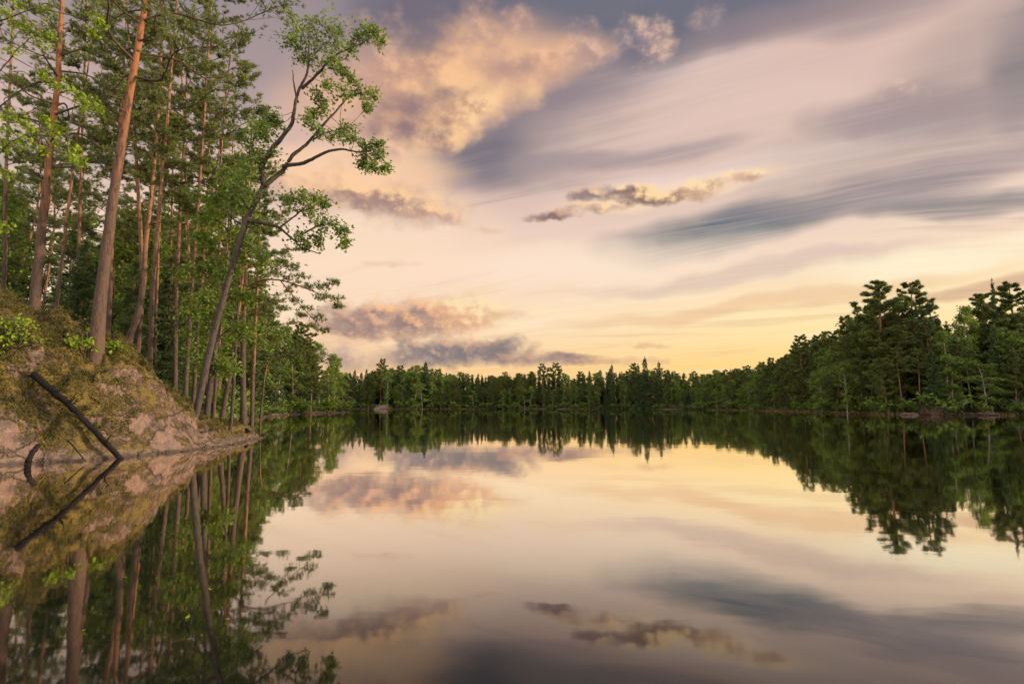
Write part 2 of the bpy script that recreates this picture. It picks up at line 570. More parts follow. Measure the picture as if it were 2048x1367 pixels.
def bark(name, low, high, crack, scale=(9, 9, 2.2), start=.25, end=.6, bump=.02):
    m, g, out = material(name)
    co = g.n('ShaderNodeTexCoord').outputs['Object']
    q = g.vm('MULTIPLY', co, scale)
    plates = g.noise(q, 1.0, 5, .65)[0]
    fine = g.noise(q, 4.0, 3, .6)[0]
    up = g.n('ShaderNodeAttribute', attribute_name='up').outputs['Fac']
    up = g.m('MULTIPLY_ADD', g.m('SUBTRACT', plates, .5), .35, up)
    c = g.mix(g.ramp(up, start, end), low, high)
    c = g.mix(g.ramp(plates, .52, .36, 0, .85), c, crack)
    c = g.mix(g.ramp(fine, .55, .75, 0, .35), c, tuple(min(1, x * 1.7) for x in high))
    p = g.n('ShaderNodeBsdfPrincipled')
    g.put(p.inputs['Base Color'], c)
    p.inputs['Roughness'].default_value = .9
    p.inputs['Specular IOR Level'].default_value = .2
    b = g.n('ShaderNodeBump')
    b.inputs['Strength'].default_value = .9
    b.inputs['Distance'].default_value = bump
    g.put(b.inputs['Height'], g.m('ADD', plates, g.m('MULTIPLY', fine, .4)))
    g.t.links.new(b.outputs[0], p.inputs['Normal'])
    g.t.links.new(p.outputs[0], out.inputs[0])
    return m


M = {}
M['pine_needles'] = foliage('pine_needles', (.046, .072, .026), (.105, .150, .046), (.20, .225, .06), .40)
M['spruce_needles'] = foliage('spruce_needles', (.022, .046, .022), (.048, .088, .034), (.09, .14, .046), .28)
M['birch_leaves'] = foliage('birch_leaves', (.062, .115, .020), (.125, .20, .032), (.21, .285, .045), .45)
M['oak_leaves'] = foliage('aspen_leaves', (.075, .13, .036), (.14, .22, .055), (.24, .33, .08), .6)
M['spring_leaves'] = foliage('spring_leaves', (.10, .17, .012), (.19, .29, .02), (.29, .38, .035), .45)
M['young_leaves'] = foliage('young_leaves', (.10, .165, .02), (.165, .25, .03), (.25, .34, .04), .5)
M['shrub_leaves'] = foliage('shrub_leaves', (.03, .038, .010), (.075, .075, .016), (.15, .125, .025), .3)
M['pine_bark'] = bark('pine_bark', (.075, .053, .043), (.235, .103, .050), (.045, .03, .024))
M['wood_bark'] = bark('wood_bark', (.065, .050, .043), (.215, .118, .072), (.035, .025, .02))
M['far_bark'] = bark('far_bark', (.11, .075, .06), (.21, .11, .065), (.05, .03, .02), (5, 5, 1.2), .2, .6)
M['grey_bark'] = bark('grey_bark', (.055, .046, .04), (.10, .085, .075), (.02, .017, .016), (14, 14, 5), .2, .8, .012)
M['birch_bark'] = bark('birch_bark', (.20, .18, .16), (.30, .27, .24), (.05, .04, .035), (4, 4, 12), .1, .5, .005)
M['dead_wood'] = bark('dead_wood', (.007, .006, .006), (.014, .011, .010), (.003, .003, .003), (20, 20, 6), .2, .9, .01)


def rock_material():
    m, g, out = material('granite_and_moss')
    geo = g.n('ShaderNodeNewGeometry')
    co = geo.outputs['Position']
    nz = g.sep(geo.outputs['Normal'])[2]
    z = g.sep(co)[2]
    big = g.noise(co, .55, 5, .6)[0]
    med = g.noise(co, 1.9, 6, .65)[0]
    fine = g.noise(co, 9.0, 5, .65)[0]
    grit = g.noise(co, 42.0, 3, .6)[0]
    granite = g.colramp(med, [(.25, (.045, .035, .030)), (.40, (.095, .072, .060)), (.54, (.18, .118, .096)), (.66, (.105, .085, .066)), (.8, (.165, .125, .10))])
    vor = g.n('ShaderNodeTexVoronoi', feature='DISTANCE_TO_EDGE')
    wob = g.vm('ADD', g.vm('MULTIPLY', co, (.8, .55, 1.5)), g.vm('SCALE', g.noise(co, 1.6, 4, .6)[1], scale=.9))
    g.put(vor.inputs['Vector'], wob)
    vor.inputs['Scale'].default_value = .5
    crack = g.ramp(g.m('MULTIPLY_ADD', g.m('SUBTRACT', g.noise(co, 5.0, 3)[0], .5), -.06, vor.outputs['Distance']), .030, .0)
    granite = g.mix(g.ramp(grit, .45, .7, 0, .4), granite, (.16, .12, .11))
    granite = g.mix(g.ramp(fine, .56, .72, 0, .55), granite, (.30, .28, .22))       # lichen
    stain = g.noise(g.vm('MULTIPLY', co, (1.3, 1.3, .35)), 1.4, 4, .6)[0]
    granite = g.mix(g.ramp(stain, .54, .68, 0, .7), granite, (.075, .055, .05))
    granite = g.mix(g.m('MULTIPLY', crack, .6), granite, (.05, .042, .02))
    moss = g.colramp(g.noise(co, 3.6, 5, .7)[0], [(.28, (.020, .018, .009)), (.42, (.050, .040, .016)), (.56, (.135, .10, .026)), (.66, (.065, .058, .018)), (.76, (.20, .155, .034))])
    litter = g.colramp(fine, [(.3, (.035, .022, .012)), (.6, (.10, .065, .03)), (.8, (.15, .10, .05))])
    cover = g.m('ADD', g.m('MULTIPLY', nz, .55), g.m('MULTIPLY', g.m('SUBTRACT', big, .5), 2.0))
    cover = g.m('MULTIPLY_ADD', g.m('SUBTRACT', fine, .5), .9, cover)
    cover = g.m('ADD', cover, g.ramp(z, .35, 1.6, -.32, .04))
    bare = g.vm('LENGTH', g.vm('MULTIPLY', g.vm('SUBTRACT', co, (-11.9, 18.6, 1.5)), (.62, .42, .62)))
    cover = g.m('SUBTRACT', cover, g.m('MULTIPLY', g.ramp(bare, 1.1, .4, 0, .19), g.ramp(big, .25, .55)))      # the face too steep for moss
    mossy = g.ramp(cover, -.02, .16)
    c = g.mix(mossy, granite, moss)
    c = g.mix(g.ramp(g.m('MULTIPLY_ADD', g.m('SUBTRACT', med, .5), 1.2, nz), .86, 1.05, 0, .8), c, litter)
    edge = g.m('MULTIPLY_ADD', g.m('SUBTRACT', med, .5), .30, g.m('MULTIPLY_ADD', g.m('SUBTRACT', fine, .5), .16, z))
    c = g.mix(g.ramp(edge, .30, .16, 0, .55), c, (.15, .118, .092))                    # bleached band above the water
    c = g.mix(g.ramp(edge, .12, .03, 0, .85), c, (.05, .038, .036))                 # wet foot
    p = g.n('ShaderNodeBsdfPrincipled')
    g.put(p.inputs['Base Color'], c)
    g.put(p.inputs['Roughness'], g.ramp(edge, .05, .14, .35, .9))
    p.inputs['Specular IOR Level'].default_value = .25
    b = g.n('ShaderNodeBump')
    b.inputs['Strength'].default_value = 1.0
    b.inputs['Distance'].default_value = .09
    h = g.m('ADD', g.m('MULTIPLY', fine, .8), g.m('ADD', g.m('MULTIPLY', grit, .22), g.m('MULTIPLY_ADD', crack, -1.1, g.m('MULTIPLY', mossy, .5))))
    g.put(b.inputs['Height'], h)
    g.t.links.new(b.outputs[0], p.inputs['Normal'])
    g.t.links.new(p.outputs[0], out.inputs[0])
    return m


def far_ground_material():
    m, g, out = material('forest_floor')
    co = g.n('ShaderNodeNewGeometry').outputs['Position']
    z = g.sep(co)[2]
    n1 = g.noise(co, .16, 5, .65)[0]
    n2 = g.noise(co, 1.3, 5, .65)[0]
    c = g.colramp(n2, [(.3, (.016, .022, .010)), (.5, (.035, .045, .016)), (.7, (.07, .06, .025))])
    c = g.mix(g.ramp(n1, .50, .60, 0, .85), c, (.11, .075, .062))
    c = g.mix(g.ramp(z, .35, .1, 0, .8), c, (.03, .024, .022))
    p = g.n('ShaderNodeBsdfPrincipled')
    g.put(p.inputs['Base Color'], c)
    p.inputs['Roughness'].default_value = .95
    p.inputs['Specular IOR Level'].default_value = .1
    b = g.n('ShaderNodeBump')
    b.inputs['Distance'].default_value = .3
    g.put(b.inputs['Height'], n2)
    g.t.links.new(b.outputs[0], p.inputs['Normal'])
    g.t.links.new(p.outputs[0], out.inputs[0])
    return m


def water_material():
    m, g, out = material('still_water')
    co = g.n('ShaderNodeNewGeometry').outputs['Position']
    d = g.n('ShaderNodeBsdfDiffuse')
    d.inputs[0].default_value = (.006, .007, .006, 1)
    s = g.n('ShaderNodeBsdfGlossy')
    s.inputs['Color'].default_value = (1.0, .955, .895, 1)
    s.inputs['Roughness'].default_value = .03
    swell = g.noise(g.vm('MULTIPLY', co, (.22, .5, 1)), 1.0, 3, .5)[0]
    rip = g.noise(g.vm('MULTIPLY', co, (1.3, 2.6, 1)), 1.0, 2, .5)[0]
    b = g.n('ShaderNodeBump')
    b.inputs['Strength'].default_value = .06
    b.inputs['Distance'].default_value = .05
    g.put(b.inputs['Height'], g.m('MULTIPLY_ADD', rip, .22, swell))
    g.t.links.new(b.outputs[0], s.inputs['Normal'])
    lw = g.n('ShaderNodeLayerWeight')
    f = g.ramp(lw.outputs['Facing'], .56, .90, .12, .98)
    mx = g.n('ShaderNodeMixShader')
    g.put(mx.inputs[0], f)
    g.t.links.new(d.outputs[0], mx.inputs[1])
    g.t.links.new(s.outputs[0], mx.inputs[2])
    g.t.links.new(mx.outputs[0], out.inputs[0])
    return m


M['rock'] = rock_material()
M['far_ground'] = far_ground_material()
M['water'] = water_material()

# ------------------------------------------------------------------ the setting: water and land
wm = bpy.data.meshes.new('lake_water')
wm.from_pydata([(-9000, -4000, 0), (9000, -4000, 0), (9000, 12000, 0), (-9000, 12000, 0)], [], [(0, 1, 2, 3)])
wm.materials.append(M['water'])
tag(link('lake_water', wm), kind='structure')

# the left shore: X of the waterline for every Y, and how the bank climbs inland of it
SHORE = np.array([(-30, -34), (0, -26), (8, -18.5), (12, -14.6), (14.5, -12.95), (16.6, -11.5), (18.5, -11.0), (20.5, -10.75), (23, -10.75),
                  (25.5, -11.3), (27.5, -12.1), (29.5, -14.2), (33, -17.0), (40, -20.5), (60, -28.5), (90, -36), (112, -38.5),
                  (126, -36.5), (134, -38), (140, -52), (150, -85), (170, -130)], float)
TK = np.array([-8, -1.0, 0, .3, .8, 1.5, 2.5, 4, 6, 10, 20, 45], float)
BANK = {8: [-3, -.6, 0, .45, 1.1, 1.9, 2.8, 3.8, 5.2, 6.4, 7, 8],
        16: [-3, -.6, 0, .45, 1.1, 1.9, 2.8, 3.8, 5.2, 6.3, 7, 8],
        18: [-3, -.6, 0, .45, 1.15, 2.5, 3.55, 4.15, 5.0, 6.0, 7, 8],
        21: [-3, -.6, 0, .35, .9, 1.7, 2.5, 3.0, 3.5, 4.2, 5, 6.5],
        23.5: [-3, -.5, 0, .3, .75, 1.2, 1.6, 2.0, 2.4, 3.0, 4, 5],
        26: [-3, -.5, 0, .2, .42, .6, .8, 1.2, 1.6, 2.2, 3.2, 4.5],
        32: [-3, -.4, 0, .12, .3, .5, .75, 1.0, 1.3, 1.9, 3, 4.5],
        60: [-3, -.4, 0, .12, .3, .5, .7, .9, 1.2, 1.8, 3, 5],
        200: [-3, -.4, 0, .12, .3, .5, .7, .9, 1.2, 1.8, 3, 5]}
BY = np.array(sorted(BANK), float)
BT = np.array([BANK[k] for k in sorted(BANK)], float)


def shore_x(Y):
    return np.interp(Y, SHORE[:, 0], SHORE[:, 1])


def bank_z(X, Y):
    X, Y = np.atleast_1d(np.asarray(X, float)), np.atleast_1d(np.asarray(Y, float))
    t = shore_x(Y) + .25 * fbm(np.stack([Y, Y * 0, Y * 0], 1), .55, 3, seed=3) - X
    cols = np.stack([np.interp(t, TK, row) for row in BT], 0)
    yi = np.clip(np.searchsorted(BY, Y) - 1, 0, len(BY) - 2)
    f = np.clip((Y - BY[yi]) / (BY[yi + 1] - BY[yi]), 0, 1)
    f = f * f * (3 - 2 * f)
    n = np.arange(len(Y))
    z = cols[yi, n] * (1 - f) + cols[yi + 1, n] * f
    P = np.stack([X, Y, z * .6], 1)
    amp = np.clip(t / 1.2, 0, 1)
    lump = .42 * fbm(P, .42, 3, seed=21)
    blk = fbm(P + 5, 1.1, 3, seed=31)
    warp = np.stack([fbm(P, .9, 2, seed=71), fbm(P, .9, 2, seed=72), P[:, 2] * 0], 1) * .5
    rid = 1 - np.abs(fbm((P + warp) * np.array([1, .55, 1.6]), 1.5, 3, seed=41))
    step = .20 * np.tanh(blk * 4) + .25 * (rid - .6) + .11 * np.tanh(fbm(P + warp, 3.4, 2, seed=43) * 5) + .05 * fbm(P, 7, 3, seed=51)
    edge = .13 * np.exp(-(t / .5) ** 2) * fbm(P, 2.6, 3, seed=57)
    pit = ((X + 13.3) / .75) ** 2 + ((Y - 16.0) / .55) ** 2
    return z + amp * (lump + step - .04) + edge - .75 * np.exp(-pit)


def grid_mesh(name, X, Y, Z, mat):
    a, b = X.shape
    V = np.stack([X, Y, Z], -1).reshape(-1, 3)
    i = np.arange(a - 1)[:, None] * b
    j = np.arange(b - 1)[None, :]
    q = np.stack([i + j, i + j + 1, i + b + j + 1, i + b + j], -1).reshape(-1, 4)
    return mesh_of(name, V, q.ravel(), np.full(len(q), 4), mat, True)


yy = np.concatenate([np.linspace(-30, 8, 24)[:-1], np.arange(8, 13, .25), np.arange(13, 32, .09), np.arange(32, 60, .5), np.arange(60, 170, 1.5)])
tt = np.concatenate([np.linspace(-8, -1, 8)[:-1], np.arange(-1, 8, .08), np.arange(8, 16, .35), np.linspace(16, 70, 28)])
YY, TT = np.meshgrid(yy, tt, indexing='ij')
XX = shore_x(YY) - TT
ZZ = bank_z(XX.ravel(), YY.ravel()).reshape(XX.shape)
tag(link('rocky_bank', grid_mesh('rocky_bank', XX, YY, ZZ, M['rock'])), kind='structure')

# the far and right shore: a coast line and a land height that depends on the distance to it
PXY = [(560, 262), (730, 262), (820, 255), (1000, 266), (1110, 258), (1250, 258), (1350, 236), (1430, 206), (1500, 178), (1580, 150), (1650, 128),
       (1720, 108), (1800, 95), (1900, 91), (2048, 88), (2200, 84), (2420, 74)]
COAST = np.array([((px - 1024) / F * Y, Y) for px, Y in PXY])
COAST = np.concatenate([[(-420, 285)], COAST, [(150, 40), (420, -30)]])


def resample(P, step):
    L = np.concatenate([[0], np.cumsum(np.linalg.norm(np.diff(P, axis=0), axis=1))])
    s = np.arange(0, L[-1], step)
    return np.stack([np.interp(s, L, P[:, 0]), np.interp(s, L, P[:, 1])], 1)


CO = resample(COAST, 2.0)
CO += np.stack([fbm(np.c_[CO, CO[:, :1] * 0], .05, 3, seed=8), fbm(np.c_[CO, CO[:, :1] * 0], .05, 3, seed=9)], 1) * 2.2
CT = unit(np.gradient(CO, axis=0))
CN = np.stack([-CT[:, 1], CT[:, 0]], 1)          # inland
_k = np.ones(25) / 25
CS = unit(np.stack([np.convolve(np.pad(CN[:, i], 12, mode='edge'), _k, 'valid') for i in (0, 1)], 1))   # the same, smoothed


def coast_dist(X, Y):
    X, Y = np.ravel(X), np.ravel(Y)
    best = np.empty(len(X))
    for k in range(0, len(X), 4000):
        dx = X[k:k + 4000, None] - CO[None, :, 0]
        dy = Y[k:k + 4000, None] - CO[None, :, 1]
        d2 = dx * dx + dy * dy
        i = d2.argmin(1)
        r = np.arange(len(i))
        side = dx[r, i] * CN[i, 0] + dy[r, i] * CN[i, 1]
        best[k:k + 4000] = np.sqrt(d2[r, i]) * np.sign(side)
    return best


def land_z(X, Y):
    d = coast_dist(X, Y)
    z = np.interp(d, [-12, 0, 1.5, 6, 20, 60, 400], [-3, -.05, .35, .9, 2.2, 5, 9])
    P = np.stack([np.ravel(X), np.ravel(Y), np.zeros(np.size(X))], 1)
    return z + np.clip(d / 4, 0, 1) * (.5 * fbm(P, .12, 3, seed=61) + .25 * fbm(P, .5, 2, seed=62))


gx = np.concatenate([[-5000, -1500, -600], np.arange(-420, -90, 12), np.arange(-90, 110, 1.6), np.arange(110, 200, 5), np.arange(200, 430, 14), [600, 1500, 5000]])
gy = np.concatenate([np.arange(-40, 70, 8), np.arange(70, 290, 1.6), np.arange(290, 340, 8), [380, 450, 700, 1500, 5000]])
GX, GY = np.meshgrid(gx, gy, indexing='ij')
GZ = land_z(GX, GY).reshape(GX.shape)
lm = grid_mesh('far_shore', GX, GY, GZ, M['far_ground'])
tag(link('far_shore', lm), kind='structure')

# ------------------------------------------------------------------ trees
def pine_limbs(rng, trunk, radii, start, n_limbs, reach, wood, tris, tuft=.17, width=.024, nn=11, per_twig=5, twigs=9,
               dead=4, up_bias=.25, side=None, density=1.0, flat=.55, taper=.45):
    """Limbs, twigs and needle pads of a Scots pine on the given trunk polyline."""
    k = len(trunk)
    L = np.linspace(0, 1, k)
    at_t = lambda f: np.array([np.interp(f, L, trunk[:, c]) for c in range(3)])
    rad_t = lambda f: np.interp(f, L, radii)
    for i in range(dead):                                    # bare snags under the crown
        f = rng.uniform(start * .35, start)
        a = rng.uniform(0, 2 * np.pi)
        l = rng.uniform(.25, .7) * reach * .45
        p0 = at_t(f)
        d = np.array([math.cos(a), math.sin(a), rng.uniform(-.25, .3)])
        w = spline([p0, p0 + d * l * .5 + rng.normal(0, .06, 3), p0 + d * l + np.array([0, 0, rng.uniform(-.2, .25)])], 6)
        wood.add(w, np.linspace(max(.014, rad_t(f) * .18), .006, 6), 5, np.full(6, .3))
    C, D = [], []
    for i in range(n_limbs):
        f = start + (1 - start) * ((i + rng.uniform(0, .9)) / n_limbs) ** .9
        f = min(f, .985)
        a = i * 2.399 + rng.uniform(-.5, .5)
        rel = (f - start) / (1 - start)
        l = reach * (.45 + .75 * math.sin(math.pi * min(1, .22 + .78 * rel)) ** .8) * rng.uniform(.65, 1.15) * (1 - taper * rel)
        if side is not None and math.cos(a - side) < -.2:
            l *= .55
        h = np.array([math.cos(a), math.sin(a), 0])
        rise = rng.uniform(-.12, .22) + up_bias * rel * 1.6
        p0 = at_t(f)
        bend = rng.normal(0, .08, (3, 3)) * l
        pts = [p0, p0 + h * l * .35 + np.array([0, 0, rise * l * .45]) + bend[0] * .5,
               p0 + h * l * .7 + np.array([0, 0, rise * l * .55]) + bend[1],
               p0 + h * l + np.array([0, 0, (rise + .14) * l]) + bend[2]]
        w = spline(pts, 12)
        r0 = max(.015, rad_t(f) * .42 * (l / reach) ** .5)
        wood.add(w, np.linspace(r0, .010, 12), 6, np.full(12, .16))
        nt = max(3, int(twigs * density * (l / reach + .3)))
        for j in range(nt):
            g = 1 - (rng.uniform(0, 1) ** 1.3) * .68
            q = np.array([np.interp(g, np.linspace(0, 1, 12), w[:, c]) for c in range(3)])
            b = a + rng.choice([-1, 1]) * rng.uniform(.25, 1.5) if g < .95 else a
            tl = l * rng.uniform(.14, .34)
            e = np.array([math.cos(b), math.sin(b), rng.uniform(.0, .5)])
            q2 = q + e * tl + rng.normal(0, .05, 3)
            wood.add(np.stack([q, (q + q2) / 2 + rng.normal(0, .04, 3), q2]), [.011, .008, .005], 3, np.full(3, .12))
            m = max(2, int(per_twig * rng.uniform(.6, 1.4)))
            s = rng.uniform(.25, 1.08, m)[:, None]
            c = q + (q2 - q) * s + rng.normal(0, tl * .16, (m, 3)) * np.array([1, 1, flat])
            C.append(c)
            D.append(np.repeat((e + np.array([0, 0, .55]))[None], m, 0))
    C, D = np.concatenate(C), np.concatenate(D)
    tris.append(needles(C, D, tuft, width, rng, nn, .75))


def make_pine(pts, r_base, r_top, start, n_limbs, reach, seed, label=None, cat='tree', group=None, mats=('pine_bark', 'pine_needles'),
              name='pine_tree', flare=1.35, **kw):
    """A single pine whose trunk follows the world points given; origin at its foot."""
    rng = np.random.default_rng(seed)
    P = np.asarray(pts, float)
    foot = P[0].copy()
    w = spline(P - foot, 34)
    w[1:-1] += np.cumsum(rng.normal(0, .006, (32, 3)), 0) * np.array([1, 1, 0]) * (1 - np.linspace(-1, 1, 32) ** 2)[:, None]
    t = np.linspace(0, 1, 34)
    rad = r_base + (r_top - r_base) * t ** .85
    rad = rad * (1 + (flare - 1) * np.exp(-t * 22))
    w = np.concatenate([w[:1] - np.array([0, 0, .5]), w])
    rad = np.concatenate([[rad[0] * 1.15], rad])
    t = np.concatenate([[0], t])
    wood = Tubes().add(w, rad, 14, t, .10)
    tris = []
    pine_limbs(rng, w[1:], rad[1:], start, n_limbs, reach, wood, tris, **kw)
    e = tag(link(name, None, loc=foot), label, cat, group)
    link('trunk', wood.mesh('trunk', M[mats[0]]), e)
    link('crown', crown_mesh('crown', tris, [], M[mats[1]]), e)
    return e


def dup(root, loc, rz, sx=1.0, sz=None, label=None, group=None, tilt=(0, 0)):
    r = root.copy()
    COL.objects.link(r)
    r.location = loc
    r.rotation_euler = (tilt[0], tilt[1], rz)
    r.scale = (sx, sx, sz or sx)
    if label:
        r['label'] = label
    if group:
        r['group'] = group
    for ch in PARTS[root.name]:
        c = ch.copy()
        COL.objects.link(c)
        c.parent = r
    return r


PARTS = {}


def proto(e):
    PARTS[e.name] = [o for o in COL.objects if o.parent == e]
    return e


# ---- prototypes for the far shores: every one about 20 m high, standing at the origin until placed
def far_pine(seed, start, n_limbs, reach, thin=.27):
    rng = np.random.default_rng(seed)
    lean = rng.normal(0, .35, 2)
    p = [(0, 0, 0), (lean[0] * .4, lean[1] * .4, 7), (lean[0], lean[1], 14), (lean[0] * .7, lean[1] * 1.2, 20)]
    return make_pine(p, thin, .04, start, n_limbs, reach, seed, mats=('far_bark', 'pine_needles'), tuft=.40, width=.115, nn=9,
                     per_twig=8, twigs=12, dead=3, flat=1.5, up_bias=.3, taper=.52)


def far_spruce(seed, width, gap=1.0, ln=.42, wd=.15, more=7):
    rng = np.random.default_rng(seed)
    e = link('spruce_tree', None)
    wood = Tubes()
    t = np.linspace(0, 1, 10)
    trunk = np.stack([.12 * np.sin(t * 4 + seed), .1 * np.cos(t * 3), t * 20], 1)
    trunk[0, 2] = -.5
    wood.add(trunk, .24 * (1 - t) + .015, 7, t)
    C, D = [], []
    zc = 1.2
    while zc < 19.6:
        f = zc / 20
        n = 7 if f < .8 else 5
        R = width * (1 - f) ** .8 * rng.uniform(.75, 1.15) + .14
        for k in range(n):
            a = rng.uniform(0, 2 * np.pi)
            l = R * rng.uniform(.6, 1.15)
            h = np.array([math.cos(a), math.sin(a), 0])
            droop = -.32 - .15 * (1 - f) if f < .8 else .15
            m = max(4, int(l * more))
            s = rng.uniform(.12, 1, m) ** .8
            c = np.array([0, 0, zc]) + h * (l * s)[:, None] + np.array([0, 0, 1]) * (droop * l * s + .18 * l * s ** 2.5)[:, None]
            c += rng.normal(0, .10, (m, 3)) + np.stack([-h[1] * rng.normal(0, .16, m) * l, h[0] * rng.normal(0, .16, m) * l, 0 * s], 1)
            C.append(c)
            D.append(np.repeat((h * 1.0 + np.array([0, 0, -.45]))[None], m, 0))
        zc += rng.uniform(.28, .5) * gap
    C.append(np.stack([np.zeros(8), np.zeros(8), np.linspace(18.8, 20.2, 8)], 1))
    D.append(np.repeat(np.array([[0, 0, .6]]), 8, 0))
    C, D = np.concatenate(C), np.concatenate(D)
    link('trunk', wood.mesh('trunk', M['far_bark']), e)
    link('crown', crown_mesh('crown', [needles(C, D, ln, wd, rng, 6, .7)], [], M['spruce_needles']), e)
    return e


def far_birch(seed, width, low, leaf=.30, per=17, barkm='birch_bark'):
    rng = np.random.default_rng(seed)
    e = link('birch_tree', None)
    wood = Tubes()
    t = np.linspace(0, 1, 10)
    trunk = np.stack([.5 * np.sin(t * 2.4 + seed), .4 * np.sin(t * 3 + seed * 2), t * 18.5], 1)
    trunk -= trunk[0]
    trunk[0, 2] = -.5
    wood.add(trunk, .17 * (1 - t) + .015, 7, t)
    C, N = [], []
    nl = 40
    for i in range(nl):
        f = low + (1 - low) * (i + rng.uniform(0, 1)) / nl
        a = rng.uniform(0, 2 * np.pi)
        rel = (f - low) / (1 - low)
        l = width * (math.sin(math.pi * (.12 + .80 * rel)) ** .75) * rng.uniform(.45, 1.2)
        p0 = np.array([np.interp(f, t, trunk[:, c]) for c in range(3)])
        h = np.array([math.cos(a), math.sin(a), 0])
        p1 = p0 + h * l * .6 + np.array([0, 0, l * .55])
        p2 = p0 + h * l + np.array([0, 0, l * .45])
        w = spline([p0, p1, p2], 6)
        wood.add(w, np.linspace(.045, .01, 6), 4, np.full(6, .6))
        for k in range(5):
            s = rng.uniform(.3, 1.05)
            c0 = p0 + (p2 - p0) * s + np.array([0, 0, l * .35 * math.sin(math.pi * min(1, s))])
            m = per
            r = rng.uniform(.35, .75)
            c = c0 + rng.normal(0, r * .55, (m, 3)) * np.array([1, 1, .8]) - np.array([0, 0, 1]) * np.abs(rng.normal(0, .35, (m, 1)))
            C.append(c)
            N.append(np.repeat((h * .6 + np.array([0, 0, .6]))[None], m, 0))
    C, N = np.concatenate(C), np.concatenate(N)
    link('trunk', wood.mesh('trunk', M[barkm]), e)
    link('crown', crown_mesh('crown', [], [leaf_quads(C, N, leaf, rng, .8)], M['birch_leaves']), e)
    return e


def bush(seed, mat, size=.16, n=520, R=1.2, H=1.6, name='bush'):
    rng = np.random.default_rng(seed)
    e = link(name, None)
    wood = Tubes()
    C = []
    for k in range(11):
        a, s = rng.uniform(0, 2 * np.pi), rng.uniform(.3, 1)
        tip = np.array([math.cos(a) * R * s, math.sin(a) * R * s, H * rng.uniform(.5, 1.05)])
        w = spline([(0, 0, -.15), tip * np.array([.35, .35, .6]), tip], 6)
        wood.add(w, np.linspace(.03, .006, 6), 4, np.full(6, .3))
        m = n // 11
        f = rng.uniform(.3, 1.08, m)
        C.append(np.stack([np.interp(f, np.linspace(0, 1, 6), w[:, c]) for c in range(3)], 1) + rng.normal(0, .14 * R, (m, 3)))
    C = np.concatenate(C)
    link('stems', wood.mesh('stems', M['grey_bark']), e)
    link('leaves', crown_mesh('leaves', [], [leaf_quads(C, unit(C) * .6 + np.array([0, 0, .5]), size, rng, .8)], M[mat]), e)
    return e


PINES = [proto(far_pine(101, .30, 46, 3.0)), proto(far_pine(102, .22, 52, 2.8)), proto(far_pine(103, .16, 58, 2.9)), proto(far_pine(104, .55, 26, 2.6))]
SPRUCES = [proto(far_spruce(201, 3.0)), proto(far_spruce(202, 2.3, 1.15)), proto(far_spruce(203, 3.6))]
BIRCHES = [proto(far_birch(301, 3.0, .22)), proto(far_birch(302, 2.5, .30)), proto(far_birch(303, 3.3, .14))]
BUSHES = [proto(bush(401, 'birch_leaves', .34, 330, 1.6, 2.2)), proto(bush(402, 'oak_leaves', .3, 330, 1.8, 1.7))]
USED = set()


def plant(kind, i, loc, rz, H, wide=1.0, label=None, cat='tree', group=None, base=20.0):
    """First use moves the prototype itself, later ones copy it."""
    p = kind[i % len(kind)]
    sz = H / base
    sx = sz ** .8 * wide
    if p.name not in USED:
        USED.add(p.name)
        p.location, p.rotation_euler, p.scale = loc, (0, 0, rz), (sx, sx, sz)
        tag(p, label, cat, group)
        return p
    r = dup(p, loc, rz, sx, sz, label, group)
    r['category'] = cat
    return r


KIND = {'pine': PINES, 'spruce': SPRUCES, 'birch': BIRCHES}


def px_of(X, Y):
    return 1024 + F * X / Y


def top_height(py, Y):
    """Height above the water of something whose top shows at row py, Y metres out (middle columns)."""
    v = (683.5 - py) / F
    return CAM_H + Y * math.tan(PITCH + math.atan(v))


# the skyline of the far woods as it runs in the photograph
SKYX = [500, 640, 700, 730, 760, 800, 840, 880, 920, 960, 1000, 1040, 1080, 1130, 1200, 1240, 1290, 1330, 1370, 1410, 1450, 1500, 1550,
        1600, 1650, 1700, 1735, 1760, 1800, 1835, 1880, 1910, 1940, 1980, 2020, 2060, 2300]
SKYY = [735, 735, 740, 740, 728, 734, 726, 738, 742, 742, 743, 742, 740, 741, 738, 734, 724, 730, 742, 742, 736, 728, 712,
        690, 668, 640, 622, 606, 622, 606, 634, 650, 626, 606, 622, 606, 606]

# ------------------------------------------------------------------ woods on the far and the right shore
def section(px):
    if px < 1010:
        return 'far shore to the left', 'left part of the far shore'
    if px < 1380:
        return 'far shore in the middle', 'middle of the far shore'
    if px < 1660:
        return 'right shore where it recedes', 'receding right shore'
    return 'near right shore', 'near right shore'


NAMED = []     # px of hand placed trees with their half width, so that rows leave room


def hero(kind, i, px, Y, py_top, wide, label, rz=0.0, group=None):
    X = (px - 1024) / F * Y
    z = float(land_z(np.array([X]), np.array([Y]))[0])
    H = top_height(py_top, Y) - z
    NAMED.append((px, Y))
    return plant(KIND[kind], i, (X, Y, z - .1), rz, H, wide, label, group=group)


